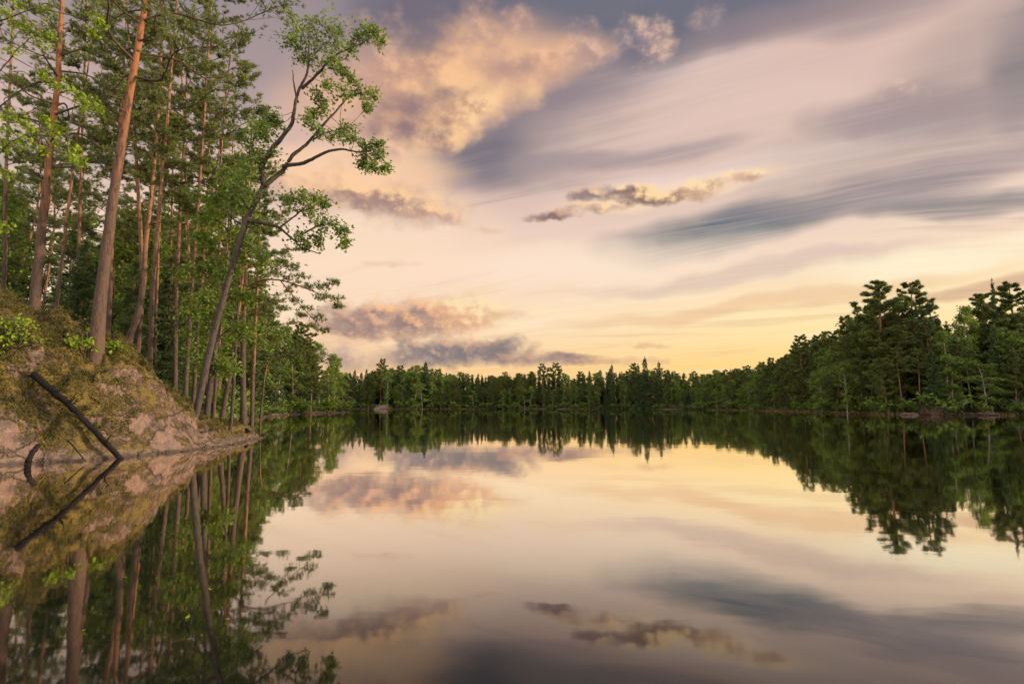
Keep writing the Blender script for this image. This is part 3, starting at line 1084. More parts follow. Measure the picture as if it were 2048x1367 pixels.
hero('pine', 2, 1758, 105, 566, 1.6, 'tall pine with open rounded top, left one of the tallest pair on the right shore', 1.0)
hero('pine', 2, 1838, 104, 564, 1.3, 'tall narrow pine, right one of the tallest pair on the right shore', 2.2)
hero('pine', 2, 1985, 103, 588, 1.4, 'broad dense pine with a dry spire beside it near the right edge', 4.0)
hero('spruce', 1, 2001, 101, 560, .55, 'thin spire of a spruce poking above the broad pine at the right', .5)
hero('spruce', 2, 1996, 93, 650, .9, 'dark drooping spruce under the broad pine near the right edge', .8)
hero('pine', 1, 2052, 101, 566, 1.5, 'tall pine cut by the right edge of the view', .3)
hero('birch', 1, 1938, 96, 600, .9, 'slim light green birch left of the broad pine at the right', 2.0)
hero('birch', 2, 1888, 94, 655, 1.0, 'low bright birch filling the gap between two tall pine groups', 1.0)
hero('pine', 0, 1702, 112, 632, 1.05, 'bushy pine just left of the tallest pair on the right shore', 3.0)
hero('pine', 1, 1607, 150, 672, 1.2, 'pine standing out above the slope of the receding right shore', 2.4)
hero('birch', 0, 1690, 106, 716, 1.15, 'rounded light green birch in front of the dark pines, right shore', .4)
hero('birch', 2, 1640, 124, 735, 1.1, 'fresh green birch at the foot of the receding woods', 3.4)
hero('pine', 3, 1085, 268, 728, 1.0, 'left of two lone slim pines rising above the far treeline', .2)
hero('pine', 3, 1112, 268, 727, 1.35, 'right of two lone slim pines rising above the far treeline', 2.9)
hero('spruce', 1, 1224, 264, 728, .9, 'small pointed spruce rising alone above the middle treeline', 0)
hero('spruce', 0, 1290, 252, 714, 1.2, 'tallest pointed spruce of the middle treeline', 1.3)
hero('spruce', 1, 1276, 254, 728, 1.2, 'slim spruce just left of the tallest pointed spruce', 2.0)
hero('spruce', 1, 1318, 249, 723, 1.2, 'pointed spruce just right of the tallest one in the middle', 2.6)
hero('spruce', 0, 851, 262, 722, 1.2, 'pointed spruce topping the left part of the far treeline', 1.0)
hero('pine', 0, 762, 266, 718, 1.1, 'highest pine at the left end of the far shore', 1.0)
hero('birch', 0, 776, 259, 738, 1.2, 'yellowish green round birch at the left end of the far shore', 1.0)

tr = np.random.default_rng(77)
GL = {'pine': 'dark needled pine in the wood along the %s', 'spruce': 'dark pointed spruce in the wood along the %s',
      'birch': 'light green birch in the wood along the %s'}
S = np.concatenate([[0], np.cumsum(np.linalg.norm(np.diff(CO, axis=0), axis=1))])
for row, (d0, step, hf) in enumerate([(2.2, 2.8, .62), (7.0, 3.2, .85), (12.0, 3.4, .95), (18.0, 4.0, 1.0)]):
    s = 0.0
    while s < S[-1]:
        near = row < 3 and 330 < s < S[-1] and np.interp(s, S, CO[:, 1]) < 112
        s += step * tr.uniform(.7, 1.3) * (.72 if near else 1)
        i = int(np.searchsorted(S, s))
        if i >= len(CO):
            break
        q = CO[i] + CS[i] * (d0 + tr.normal(0, 1.2))
        if q[1] < 30:
            continue
        px = px_of(q[0], q[1])
        if not (690 < px < 2190):
            continue
        if any(abs(px - a) < 13 and abs(q[1] - b) < 4 for a, b in NAMED):
            continue
        z = float(land_z(q[:1], q[1:])[0])
        sky = top_height(np.interp(px, SKYX, SKYY), q[1]) - z
        H = sky * hf * tr.uniform(.80, 1.04)
        H = min(max(H, 4.0), 26.0)
        u = tr.uniform() + .25 * math.sin(px * .021)
        kind = ('birch' if u < (.52 if row == 0 else .34) else ('spruce' if u < .62 else 'pine'))
        if px > 1660:
            kind = 'birch' if u < .3 else ('pine' if u < .85 else 'spruce')
        where, short = section(px)
        wide = tr.uniform(1.0, 1.4) * (1.15 if kind == 'birch' else 1.0) * (1.1 if H < 9 else 1)
        plant(KIND[kind], int(tr.integers(9)), (q[0], q[1], z - .1), tr.uniform(0, 6.28), H, wide, GL[kind] % where,
              group='%s trees on the %s' % (kind, short))

# low bushes at the water's edge of those shores
s = 0.0
while s < S[-1]:
    s += tr.uniform(1.5, 4.5)
    i = int(np.searchsorted(S, s))
    if i >= len(CO):
        break
    q = CO[i] + CS[i] * tr.uniform(.7, 2.2)
    px = px_of(q[0], q[1])
    if q[1] < 30 or not (700 < px < 2150):
        continue
    z = float(land_z(q[:1], q[1:])[0])
    where, short = section(px)
    plant(BUSHES, int(tr.integers(2)), (q[0], q[1], z - .1), tr.uniform(0, 6.28), tr.uniform(1.2, 3.0), tr.uniform(1.0, 1.8),
          'low green bush at the waterline of the %s' % where, 'bush', 'bushes at the waterline of the %s' % short, base=2.0)


def boulder(px, Y, w, h, label, seed, mat='pink_granite', dz=0.0):
    rng = np.random.default_rng(seed)
    import bmesh
    bm = bmesh.new()
    bmesh.ops.create_icosphere(bm, subdivisions=4, radius=1)
    V = np.array([v.co[:] for v in bm.verts])
    k = 1 + .30 * fbm(V, 1.1, 4, seed=seed) + .10 * np.tanh(3 * fbm(V, 2.3, 2, seed=seed + 9))
    V2 = V * k[:, None] * np.array([w / 2, w * .4, h])
    for v, c in zip(bm.verts, V2):
        v.co = c
    me = bpy.data.meshes.new('boulder')
    bm.to_mesh(me)
    bm.free()
    me.polygons.foreach_set('use_smooth', np.ones(len(me.polygons), bool))
    me.materials.append(M[mat])
    X = (px - 1024) / F * Y
    z = float(land_z(np.array([X]), np.array([Y]))[0])
    return tag(link('boulder', me, loc=(X, Y, min(max(0, z), .25) - .2 * h + dz)), label, 'rock')


def granite(name, a, b):
    m, g, out = material(name)
    co = g.n('ShaderNodeTexCoord').outputs['Object']
    n = g.noise(co, 1.6, 6, .65)[0]
    c = g.colramp(n, [(.3, a), (.6, b), (.8, (.08, .09, .04))])
    p = g.n('ShaderNodeBsdfPrincipled')
    g.put(p.inputs['Base Color'], c)
    p.inputs['Roughness'].default_value = .9
    bb = g.n('ShaderNodeBump')
    bb.inputs['Distance'].default_value = .15
    g.put(bb.inputs['Height'], n)
    g.t.links.new(bb.outputs[0], p.inputs['Normal'])
    g.t.links.new(p.outputs[0], out.inputs[0])
    return m


M['pink_granite'] = granite('pink_granite', (.06, .042, .036), (.17, .11, .09))
M['brown_granite'] = granite('brown_granite', (.032, .021, .017), (.085, .048, .038))
boulder(768, 261, 8.0, 1.9, 'pale pink rock at the foot of the far woods, left end', 3)
boulder(1128, 257, 8.0, .5, 'low flat dark rock at the waterline below the middle woods', 4, 'brown_granite')
boulder(1340, 237, 7.0, .5, 'low brownish rock at the waterline where the right shore begins', 5, 'brown_granite')
boulder(1866, 93.6, 4.6, 1.5, 'sloping reddish brown rock under the tall pines on the right shore', 6, 'brown_granite', .5)
boulder(1812, 92.6, 2.4, .6, 'small dark rock at the waterline left of the reddish slope', 7, 'brown_granite')
boulder(1965, 90.6, 2.6, .4, 'flat dark rock at the waterline near the right edge', 8, 'brown_granite')


def far_wood():
    """The depth of the woods behind the rows one can tell apart: foliage that closes the view under the crowns."""
    rng = np.random.default_rng(55)
    C, D = [], []
    s = 0.0
    while s < S[-1]:
        s += rng.uniform(.9, 1.7)
        i = int(np.searchsorted(S, s))
        if i >= len(CO):
            break
        for d in (24, 29, 35):
            q = CO[i] + CS[i] * (d + rng.normal(0, 1.5))
            px = px_of(q[0], max(q[1], 1))
            if q[1] < 30 or not (560 < px < 2250):
                continue
            H = (top_height(np.interp(px, SKYX, SKYY), q[1])) * rng.uniform(.62, .93)
            z0 = float(land_z(q[:1], q[1:])[0])
            m = 42
            f = rng.uniform(.02, 1, m)
            R = 1.9 * (1.05 - f) + .2
            C.append(np.stack([q[0] + rng.normal(0, .6, m) * R, q[1] + rng.normal(0, .6, m) * R, z0 + (H - z0) * f], 1))
            D.append(np.repeat([[0, 0, -.1]], m, 0))
    T = needles(np.concatenate(C), np.concatenate(D), .95, .55, rng, 4, .8)
    tag(link('distant_wood', crown_mesh('distant_wood', [T], [], M['spruce_needles'])), kind='stuff')


far_wood()


def shore_grass():
    """Pale grass and sedge where the land meets the water: nobody could count it."""
    rng = np.random.default_rng(66)
    C = []
    for i in range(len(CO)):
        q = CO[i]
        px = px_of(q[0], max(q[1], 1))
        if q[1] < 60 or not (700 < px < 2180):
            continue
        den = .5 + .5 * math.sin(i * .37) * math.sin(i * .11 + 1)
        m = int(46 * den * (1.4 if 1440 < px < 1720 else .8))
        p = np.repeat(q[None], m, 0) + CT[i] * rng.uniform(-1, 1, (m, 1)) + CS[i] * rng.uniform(-.7, 1.0, (m, 1))
        C.append(np.c_[p, np.full(m, .02)])
    C = np.concatenate(C)
    T = needles(C, np.repeat([[0, 0, 1.]], len(C), 0), .62, .07, rng, 3, .28)
    tag(link('shore_grass', crown_mesh('shore_grass', [T], [], M['sedge'])), kind='stuff')


M['sedge'] = foliage('sedge', (.07, .065, .03), (.13, .11, .045), (.19, .16, .065), .3)
shore_grass()

# ------------------------------------------------------------------ the left bank: traced trees, shrubs, deadwood
def on_bank(px, Y, sink=.1):
    X = (px - 1024) / F * Y
    return np.array([X, Y, float(bank_z(X, Y)[0]) - sink])


def trace(pts, Y, dY=0.0):
    n = len(pts)
    return [at(px, py, Y + dY * i / max(1, n - 1)) for i, (px, py) in enumerate(pts)]


def rooted(pts, Y, dY=0.0):
    """Traced points with the first one put on the ground under it."""
    P = trace(pts, Y, dY)
    z = float(bank_z(P[0][0], P[0][1])[0])
    if z < P[0][2]:
        P = [np.array([P[0][0], P[0][1], z])] + P
        if P[1][2] - z < .25:
            P.pop(1)
    else:
        P[0][2] = z
    return P


FINE = dict(tuft=.17, width=.027, nn=12, per_twig=7)
DULL = ('wood_bark', 'pine_needles')
make_pine(rooted([(190, 706), (202, 590), (216, 480), (235, 345), (254, 230), (274, 110), (293, 0), (311, -120), (326, -260), (332, -420)], 18.0),
          .195, .045, .50, 38, 3.5, 1, 'big pine with bare orange trunk rising from the rock, crown out of view', dead=7, side=-.6, density=1.25, **FINE)
make_pine(rooted([(72, 580), (80, 500), (92, 390), (104, 270), (116, 170), (122, 60), (130, -90), (136, -230)], 21.5),
          .20, .04, .42, 30, 3.0, 2, 'second thickest pine, standing on the rock crest left of the big orange one', dead=6, **FINE)
make_pine(rooted([(256, 690), (274, 635), (286, 570), (292, 490), (304, 380), (316, 250), (322, 120), (327, 10), (330, -60)], 26.0),
          .17, .03, .48, 26, 2.6, 3, 'pine with a crooked reddish trunk bent near its foot, right of the big pine', dead=6, mats=DULL, **FINE)
make_pine(rooted([(440, 853), (450, 800), (463, 730), (474, 650), (482, 580), (492, 480), (500, 390), (506, 320)], 29.5),
          .145, .03, .42, 24, 2.2, 4, 'slanting dark pine by the tip of the rock, crossing behind the leaning aspen', dead=5, mats=DULL, **FINE)
make_pine(rooted([(8, 560), (12, 400), (20, 200), (26, 40), (30, -110)], 30.0), .13, .03, .45, 24, 2.6, 5,
          'thin dark pine at the left edge of the view', mats=DULL, **FINE)
make_pine(rooted([(153, 600), (158, 440), (164, 260), (170, 100), (174, -40)], 30.0), .12, .03, .5, 22, 2.4, 6,
          'thin dark pine between the two thickest pine trunks', mats=DULL, **FINE)
make_pine(rooted([(219, 620), (225, 500), (236, 320), (248, 130), (256, -20)], 27.0), .13, .03, .55, 24, 2.6, 7,
          'dark straight pine just right of the big orange trunk', mats=DULL, **FINE)
make_pine(rooted([(350, 772), (353, 600), (361, 430), (369, 270), (375, 120), (378, 30)], 30.0), .145, .03, .55, 24, 2.4, 8,
          'straight reddish pine halfway between crooked pine and leaning aspen', mats=DULL, **FINE)
make_pine(rooted([(388, 785), (397, 650), (408, 520), (416, 380), (421, 230), (424, 120)], 34.0), .13, .03, .45, 22, 2.3, 9,
          'pine directly behind the foot of the leaning aspen', mats=DULL, **FINE)
make_pine(rooted([(428, 818), (437, 710), (448, 600), (456, 480), (463, 350), (468, 230)], 33.0), .12, .03, .45, 22, 2.2, 10,
          'thin pine just right of the foot of the leaning aspen', mats=DULL, **FINE)
make_pine(rooted([(309, 730), (312, 640), (318, 450), (325, 260), (330, 120)], 35.0), .11, .03, .5, 22, 2.4, 12,
          'thin pine right of the crooked pine, foot at the mossy edge', mats=DULL, **FINE)
make_pine(rooted([(334, 752), (337, 640), (341, 450), (346, 280), (350, 170)], 38.0), .11, .03, .5, 22, 2.4, 13,
          'thin pine left of the straight reddish one, deeper in the wood', mats=DULL, **FINE)
make_pine(rooted([(521, 836), (528, 770), (534, 732), (546, 716), (572, 710), (604, 706)], 47.0), .09, .03, .55, 12, 1.5, 14,
          'small pine with a hooked trunk bending out over the water', dead=1, mats=DULL, **FINE)

make_pine(rooted([(372, 772), (380, 640), (392, 480), (404, 320), (414, 160), (422, 20), (428, -60)], 27.5), .125, .03, .5, 30, 2.9, 17,
          'tall pine whose dark crown overhangs left of the leaning aspen', dead=5, density=1.2, mats=DULL, **FINE)
make_pine(rooted([(300, 715), (306, 560), (322, 360), (338, 180), (352, 20), (362, -110)], 25.0), .125, .03, .52, 30, 3.0, 18,
          'tall straight pine just right of the crooked one, crown at the top of the view', dead=5, density=1.2, mats=DULL, **FINE)

# two slim pines standing on the very tip; the first holds a long bough over the water
def tip_pine():
    e = make_pine(rooted([(488, 856), (486, 700), (490, 560), (494, 450), (498, 350)], 28.2), .15, .03, .56, 18, 1.7, 15,
                  'left of two slim pines on the rock tip, one long bough out over the water', dead=4, mats=DULL, **FINE)
    rng = np.random.default_rng(5)
    foot = np.array(e.location)
    wood = Tubes()
    C, D = [], []
    for line, pads, r in [([(489, 575), (525, 560), (560, 560), (600, 572), (640, 588), (678, 604)],
                           [(548, 546, 14), (575, 556, 16), (600, 552, 15), (622, 574, 14), (648, 572, 18), (668, 566, 14), (672, 596, 16), (640, 596, 12), (676, 612, 10)], .055),
                          ([(560, 560), (585, 590), (612, 622), (640, 650)],
                           [(590, 602, 12), (615, 616, 14), (636, 636, 14), (646, 662, 13), (622, 652, 10), (602, 630, 9)], .03),
                          ([(488, 610), (520, 602), (548, 606), (575, 615)],
                           [(520, 596, 15), (545, 600, 14), (566, 618, 12), (540, 622, 10)], .04),
                          ([(490, 540), (520, 520), (545, 512), (570, 520)],
                           [(520, 516, 16), (545, 508, 14), (565, 524, 14), (585, 535, 12)], .04)]:
        w = spline(np.array([at(x, y, 28.2 - .9 * i) for i, (x, y) in enumerate(line)]) - foot, 14)
        wood.add(w, np.linspace(r, .012, 14), 6, np.full(14, .5))
        for (x, y, rr) in pads:
            u = np.clip((x - line[0][0]) / (line[-1][0] - line[0][0]), 0, 1)
            dep = 28.2 - .9 * (len(line) - 1) * u
            R = rr / F * dep
            c0 = at(x, y, dep) - foot
            k = int(np.argmin(np.linalg.norm(w - c0, axis=1)))
            wood.add(spline([w[max(0, k - 1)], (w[max(0, k - 1)] + c0) / 2 + rng.normal(0, .04, 3), c0], 5), np.linspace(.014, .006, 5), 4, np.full(5, .7))
            m = 26
            C.append(c0 + rng.normal(0, R * .6, (m, 3)) * np.array([1, 1, .42]))
            D.append(np.repeat(np.array([[.25, -.1, .75]]), m, 0))
    b = link('bough', wood.mesh('bough', M['pine_bark']), e)
    link('needles', crown_mesh('needles', [needles(np.concatenate(C), np.concatenate(D), .17, .028, rng, 12, .75)], [], M['pine_needles']), b)


tip_pine()
make_pine(rooted([(503, 856), (507, 720), (512, 600), (517, 480), (520, 390)], 28.9), .13, .03, .5, 18, 1.8, 16,
          'right of two slim pines on the rock tip, beside open water', dead=4, mats=DULL, **FINE)


# ---- broadleaf trees: traced limbs, leaves in traced sprays
def leafy(name, label, cat, limbs, sprays, Y, mat_wood, mat_leaf, leaf, per, seed, r_unit, depth=.7, group=None, foot=None, crown='crown', wood_name='trunk', jitter=.55, spread=1.0):
    """limbs: (points in the photograph, radius px at start, at end); sprays: (px, py, radius px)."""
    rng = np.random.default_rng(seed)
    wood = Tubes()
    foot = np.array(foot) if foot is not None else at(limbs[0][0][0][0], limbs[0][0][0][1], Y)
    allp = []
    for li, (line, r0, r1) in enumerate(limbs):
        n = 8 * len(line)
        off = 0 if li == 0 else rng.normal(0, depth * .6)
        P = np.array([at(x, y, Y + off * i / (len(line) - 1)) for i, (x, y) in enumerate(line)])
        if li == 0:
            z = float(bank_z(P[0][0], P[0][1])[0])
            if z < P[0][2] - .2:
                P = np.concatenate([[[P[0][0] - .1, P[0][1], z]], P])
        w = spline(P, n) - foot
        w[2:-1] += np.cumsum(rng.normal(0, .012, (n - 3, 3)), 0) * (0.7 if li else .25)
        t = np.linspace(0, 1, n)
        rad = (r0 + (r1 - r0) * t ** .8) / F * Y
        if li == 0:
            rad *= 1 + .5 * np.exp(-t * 25)
            w[0, 2] -= .3
        wood.add(w, rad, 10 if li == 0 else 6, t * .6, .12)
        allp.append(w)
    A = np.concatenate(allp)
    C, N = [], []
    for (x, y, r) in sprays:
        d = Y + rng.normal(0, depth * .6)
        R = r / F * Y * spread
        c0 = at(x, y, d) - foot
        k = int(np.argmin(np.linalg.norm(A - c0, axis=1) + rng.uniform(0, .25, len(A))))
        if np.linalg.norm(A[k] - c0) < 2.6:
            mid = (A[k] + c0) / 2 + rng.normal(0, .07, 3)
            wood.add(spline([A[k], mid, c0], 6), np.linspace(.016, .006, 6), 4, np.full(6, .7))
        nt = max(3, int(per * .17))
        for q in range(nt):                                   # little twigs, each carrying a few leaves
            tip = c0 + rng.normal(0, R * jitter, 3) * np.array([1, 1.2, .8])
            base = c0 + (tip - c0) * .15
            wood.add(np.stack([base, (base + tip) / 2 + rng.normal(0, .02, 3), tip]), [.006, .004, .003], 3, np.full(3, .8))
            m = max(2, int(per / nt))
            s = rng.uniform(.25, 1.15, m)[:, None]
            C.append(base + (tip - base) * s + rng.normal(0, leaf * .75, (m, 3)) - np.array([0, 0, leaf * .3]))
            N.append(np.repeat(np.array([[.25, -.25, .75]]), m, 0))
    C, N = np.concatenate(C), np.concatenate(N)
    e = tag(link(name, None, loc=foot), label, cat, group)
    link(wood_name, wood.mesh(wood_name, M[mat_wood]), e)
    link(crown, crown_mesh(crown, [], [leaf_quads(C, N, leaf, rng, .7)], M[mat_leaf]), e)
    return e


leafy('aspen_tree', 'leaning aspen with forked dark trunk and sparse sprays of leaves over the lake', 'tree',
      [([(395, 812), (420, 700), (447, 595), (468, 520), (490, 450), (512, 402), (528, 372)], 7.0, 5.4),
       ([(528, 372), (525, 335), (545, 300), (563, 280), (586, 250), (594, 210), (603, 178), (618, 145), (622, 85), (618, 45)], 6.5, 1.2),
       ([(528, 372), (549, 352), (565, 335), (585, 305), (615, 281), (642, 250), (668, 222), (700, 190), (735, 185)], 6, 1.0),
       ([(565, 333), (610, 325), (650, 309), (682, 300), (720, 304), (752, 300)], 4.5, 1.0),
       ([(497, 442), (535, 447), (560, 455), (586, 480), (602, 494), (642, 506)], 4.2, 1.0),
       ([(560, 455), (588, 432), (618, 402), (636, 398)], 2.5, .8),
       ([(600, 470), (640, 450), (682, 452), (690, 480)], 2.2, .8),
       ([(603, 178), (640, 142), (668, 112), (718, 88), (758, 70)], 3.5, .8),
       ([(596, 205), (588, 165), (584, 140)], 2.2, .7),
       ([(525, 335), (510, 318), (490, 300)], 3, .8),
       ([(500, 425), (485, 400), (470, 380)], 2.5, .8),
       ([(618, 281), (650, 268), (690, 258)], 2.2, .8),
       ([(480, 490), (500, 495), (520, 505)], 2.2, .8)],
      [(590, 50, 24), (620, 44, 28), (650, 50, 24), (680, 62, 22), (720, 76, 20), (745, 68, 14), (760, 84, 11), (735, 60, 13), (600, 88, 24),
       (640, 94, 28), (670, 90, 22), (605, 115, 20), (640, 124, 22), (665, 118, 14), (582, 76, 14), (700, 95, 14), (640, 190, 16), (652, 170, 10),
       (690, 184, 14), (715, 184, 17), (745, 190, 13), (735, 214, 9), (640, 210, 14), (700, 152, 12), (680, 140, 11), (615, 240, 11), (640, 265, 18),
       (670, 270, 16), (690, 256, 13), (706, 276, 11), (626, 226, 9), (735, 296, 11), (755, 290, 9), (760, 316, 13), (735, 315, 13), (770, 336, 7),
       (725, 330, 7), (746, 330, 9), (585, 395, 15), (605, 390, 12), (632, 395, 13), (650, 406, 10), (620, 420, 10), (640, 450, 20), (665, 446, 16),
       (685, 460, 11), (690, 484, 8), (602, 470, 13), (575, 400, 10), (640, 480, 10), (610, 490, 9), (500, 290, 24), (530, 270, 20), (520, 250, 14),
       (555, 246, 11), (490, 320, 19), (515, 318, 18), (540, 300, 15), (545, 232, 11), (470, 400, 18), (490, 390, 22), (470, 370, 18), (500, 345, 18),
       (516, 500, 18), (526, 520, 14), (505, 480, 12), (455, 345, 16), (478, 268, 16)],
      22.2, 'grey_bark', 'oak_leaves', .12, 135, 61, 1, spread=1.22, jitter=.74)

leafy('birch_tree', 'slim fresh green birch close behind the fork of the leaning aspen', 'tree',
      [([(462, 838), (470, 700), (478, 560), (486, 430), (496, 330), (506, 250)], 4, 1), ([(486, 430), (465, 390), (440, 360)], 2, .6),
       ([(480, 520), (505, 505), (530, 515)], 1.8, .6), ([(496, 330), (520, 300), (540, 290)], 1.8, .6), ([(484, 450), (450, 430), (415, 425)], 1.8, .6)],
      [(500, 290, 26), (530, 272, 20), (505, 250, 16), (490, 320, 20), (520, 320, 18), (470, 400, 20), (490, 388, 24), (466, 368, 20), (500, 345, 18),
       (516, 500, 18), (528, 518, 14), (504, 478, 14), (452, 345, 20), (440, 385, 20), (425, 425, 20), (450, 430, 18), (415, 400, 16), (500, 425, 14),
       (470, 470, 16), (445, 470, 16), (520, 540, 14)],
      25.0, 'grey_bark', 'young_leaves', .12, 85, 63, 1)

leafy('birch_tree', 'bright yellow green birch whose boughs reach in at the left edge, trunk out of view', 'tree',
      [([(-95, 880), (-92, 650), (-88, 420), (-80, 200), (-70, -60), (-66, -200)], 8, 2.5),
       ([(-86, 330), (-20, 170), (40, 90), (100, 60), (180, 36)], 2, .5), ([(-88, 430), (-20, 330), (40, 275), (110, 270), (158, 316)], 2, .5),
       ([(-84, 300), (0, 215), (70, 170), (130, 178), (195, 212)], 1.8, .5), ([(-80, 180), (-20, 60), (60, 20), (95, 20)], 1.8, .5),
       ([(-90, 560), (-40, 450), (5, 445)], 2.5, .8), ([(-20, 330), (0, 335), (20, 345)], 1.6, .7)],
      [(30, 40, 34), (60, 62, 30), (92, 30, 24), (20, 100, 24), (80, 90, 18), (100, 72, 14), (190, 30, 15), (202, 45, 10), (186, 66, 11),
       (85, 146, 9), (100, 165, 12), (130, 176, 13), (155, 190, 13), (178, 202, 17), (196, 216, 11), (166, 216, 12), (10, 240, 20), (35, 235, 17),
       (52, 250, 14), (20, 270, 20), (70, 266, 14), (46, 285, 16), (100, 260, 13), (120, 255, 10), (90, 240, 8), (115, 286, 11), (140, 310, 13),
       (160, 321, 9), (8, 300, 16), (16, 345, 11), (5, 450, 11), (150, 300, 8), (85, 300, 9), (5, 20, 20), (45, 10, 20)],
      14.0, 'grey_bark', 'spring_leaves', .082, 60, 62, 1, depth=.8)


def sapling(name, label, px, Y, H, sprays, seed, leaf=.10, per=70):
    f = on_bank(px, Y, .05)
    rng = np.random.default_rng(seed)
    base = px, 811 - (f[2] - CAM_H) / Y * F
    limbs = []
    for (x, y, r) in sprays:
        limbs.append(([base, ((base[0] + x) / 2 + rng.normal(0, 3), (base[1] + y) / 2), (x, y)], 2.2, .8))
    return leafy(name, label, 'shrub', limbs, sprays, Y, 'grey_bark', 'spring_leaves', leaf, per, seed, 1, depth=.35, foot=f, crown='leaves', wood_name='stems')


sapling('oak_sapling', 'large bright green leafy sapling at the left edge of the rock', 34, 16.4, 1.5,
        [(30, 640, 22), (46, 668, 22), (20, 690, 22), (60, 652, 16), (70, 682, 11), (10, 660, 18), (6, 716, 11), (44, 700, 14), (30, 720, 10)], 71)
sapling('oak_sapling', 'small bright green sapling just left of the foot of the big pine', 168, 17.7, .9,
        [(166, 668, 12), (180, 660, 10), (150, 684, 11), (176, 684, 9), (140, 680, 8), (160, 696, 8)], 72)
sapling('oak_sapling', 'small bright green sapling just right of the foot of the big pine', 226, 18.6, .9,
        [(225, 690, 12), (240, 696, 10), (214, 702, 9), (226, 718, 10), (238, 706, 9), (222, 730, 8)], 73)


# ---- deadwood
def stick(name, label, cat, pts3, r0, r1, seed, snags=0):
    rng = np.random.default_rng(seed)
    foot = np.asarray(pts3[0], float)
    w = spline(np.asarray(pts3, float) - foot, 24)
    w[1:-1] += rng.normal(0, r0 * .13, (22, 3))
    t = np.linspace(0, 1, 24)
    wood = Tubes().add(w, r0 + (r1 - r0) * t, 12, t, .30)
    e = tag(link(name, None, loc=foot), label, cat)
    link('trunk', wood.mesh('trunk', M['dead_wood']), e)
    for k in range(snags):
        i = int(rng.integers(4, 20))
        d = unit(rng.normal(0, 1, 3) + np.array([.3, -.3, .8]))
        l = rng.uniform(.2, .7)
        link('snag', Tubes().add(np.stack([w[i], w[i] + d * l * .5 + rng.normal(0, .03, 3), w[i] + d * l]), [.03, .018, .006], 5).mesh('snag', M['dead_wood']), e)
    return e


stick('fallen_log', 'dark dead trunk slanting down the rock into the water', 'log',
      [at(66, 748, 16.25), at(104, 781, 16.2), at(143, 813, 16.2), at(176, 847, 16.3), at(208, 881, 16.35), at(240, 913, 16.45), at(262, 942, 16.4)], .092, .062, 81, 6)
stick('broken_branch', 'short dark broken branch standing in the water at the left', 'branch',
      [at(56, 942, 14.3), at(56, 925, 14.35), at(64, 907, 14.5), at(78, 890, 14.8)], .075, .055, 82)
stick('bare_twig', 'thin bare twig leaning on the rock between branch and log', 'twig',
      [at(136, 880, 15.6), at(150, 896, 15.5), at(168, 918, 15.3)], .018, .012, 83)
stick('root_stump', 'dark tangled root at the waterline of the rock tip', 'root',
      [at(478, 852, 27.2), at(492, 862, 27.0), at(505, 872, 26.6), at(518, 884, 26.3)], .16, .07, 84, 5)


# ---- low growth on the bank: nobody could count it
def ground_cover():
    rng = np.random.default_rng(91)
    Y = rng.uniform(13.2, 33, 90000)
    t = rng.gamma(2.0, 1.6, 90000) + .25
    X = shore_x(Y) - t
    P = np.stack([X, Y, Y * 0], 1)
    k = fbm(P, .75, 3, seed=95) + .4 * fbm(P, 3.0, 2, seed=96) + np.clip((t - 1.6) * .28, -.35, .8)
    keep = k > .0
    X, Y, t = X[keep], Y[keep], t[keep]
    Z = bank_z(X, Y)
    n = len(X)
    h = np.abs(rng.normal(0, .045, n)) * (1 + np.clip(t - 2.5, 0, 1.5))
    C = np.stack([X, Y, Z + h + .015], 1)
    Q1 = leaf_quads(C, np.repeat([[.2, -.3, .8]], n, 0), .055, rng, .9)
    C2 = C[rng.integers(0, n, n // 2)] + rng.normal(0, .03, (n // 2, 3))
    T = needles(C2, np.repeat([[0, 0, 1.]], len(C2), 0), .10, .011, rng, 3, .4)
    tag(link('ground_cover', crown_mesh('ground_cover', [T], [Q1], M['shrub_leaves'])), kind='stuff')


ground_cover()

# ---- the wood behind: slim pines, young birches and spruces, each planted once and copied
NEAR_PINES = []
for sd, st, nl, rc in ((501, .5, 26, 2.5), (502, .58, 22, 2.2), (503, .42, 30, 2.4)):
    r_ = np.random.default_rng(sd)
    p_ = [(0, 0, 0), (r_.normal(0, .25), r_.normal(0, .25), 5), (r_.normal(0, .45), r_.normal(0, .45), 11), (r_.normal(0, .5), r_.normal(0, .5), 17)]
    NEAR_PINES.append(proto(make_pine(p_, .10, .025, st, nl, rc, sd, tuft=.20, width=.034, nn=11, per_twig=7, twigs=10, dead=7, mats=('wood_bark', 'pine_needles'))))
NEAR_SPRUCES = [proto(far_spruce(511, 3.4, 1.0, .30, .07, 16)), proto(far_spruce(512, 2.8, 1.1, .30, .07, 16))]
NEAR_BIRCHES = [proto(far_birch(521, 3.2, .16, .20, 34, 'grey_bark')), proto(far_birch(522, 2.7, .25, .20, 34, 'grey_bark'))]
LX = [-400, 0, 400, 450, 490, 530, 570, 620, 660, 720, 760]
LY = [-160, -120, -40, 130, 290, 420, 555, 632, 668, 712, 745]
lr = np.random.default_rng(123)
spots = []
Yc = 25.0
while Yc < 133:
    spacing = 3.1 + Yc * .012
    tc = 1.6 if Yc > 33 else 2.2
    while tc < (26 if Yc < 60 else 17):
        Y = Yc + lr.normal(0, spacing * .3)
        t = tc + lr.normal(0, spacing * .3)
        X = float(shore_x(Y)) - max(t, .8)
        px = px_of(X, Y)
        if -40 < px < 735:
            spots.append((X, Y, t, px))
        tc += spacing * (1.0 if tc < 8 else 1.6)
    Yc += spacing * .95
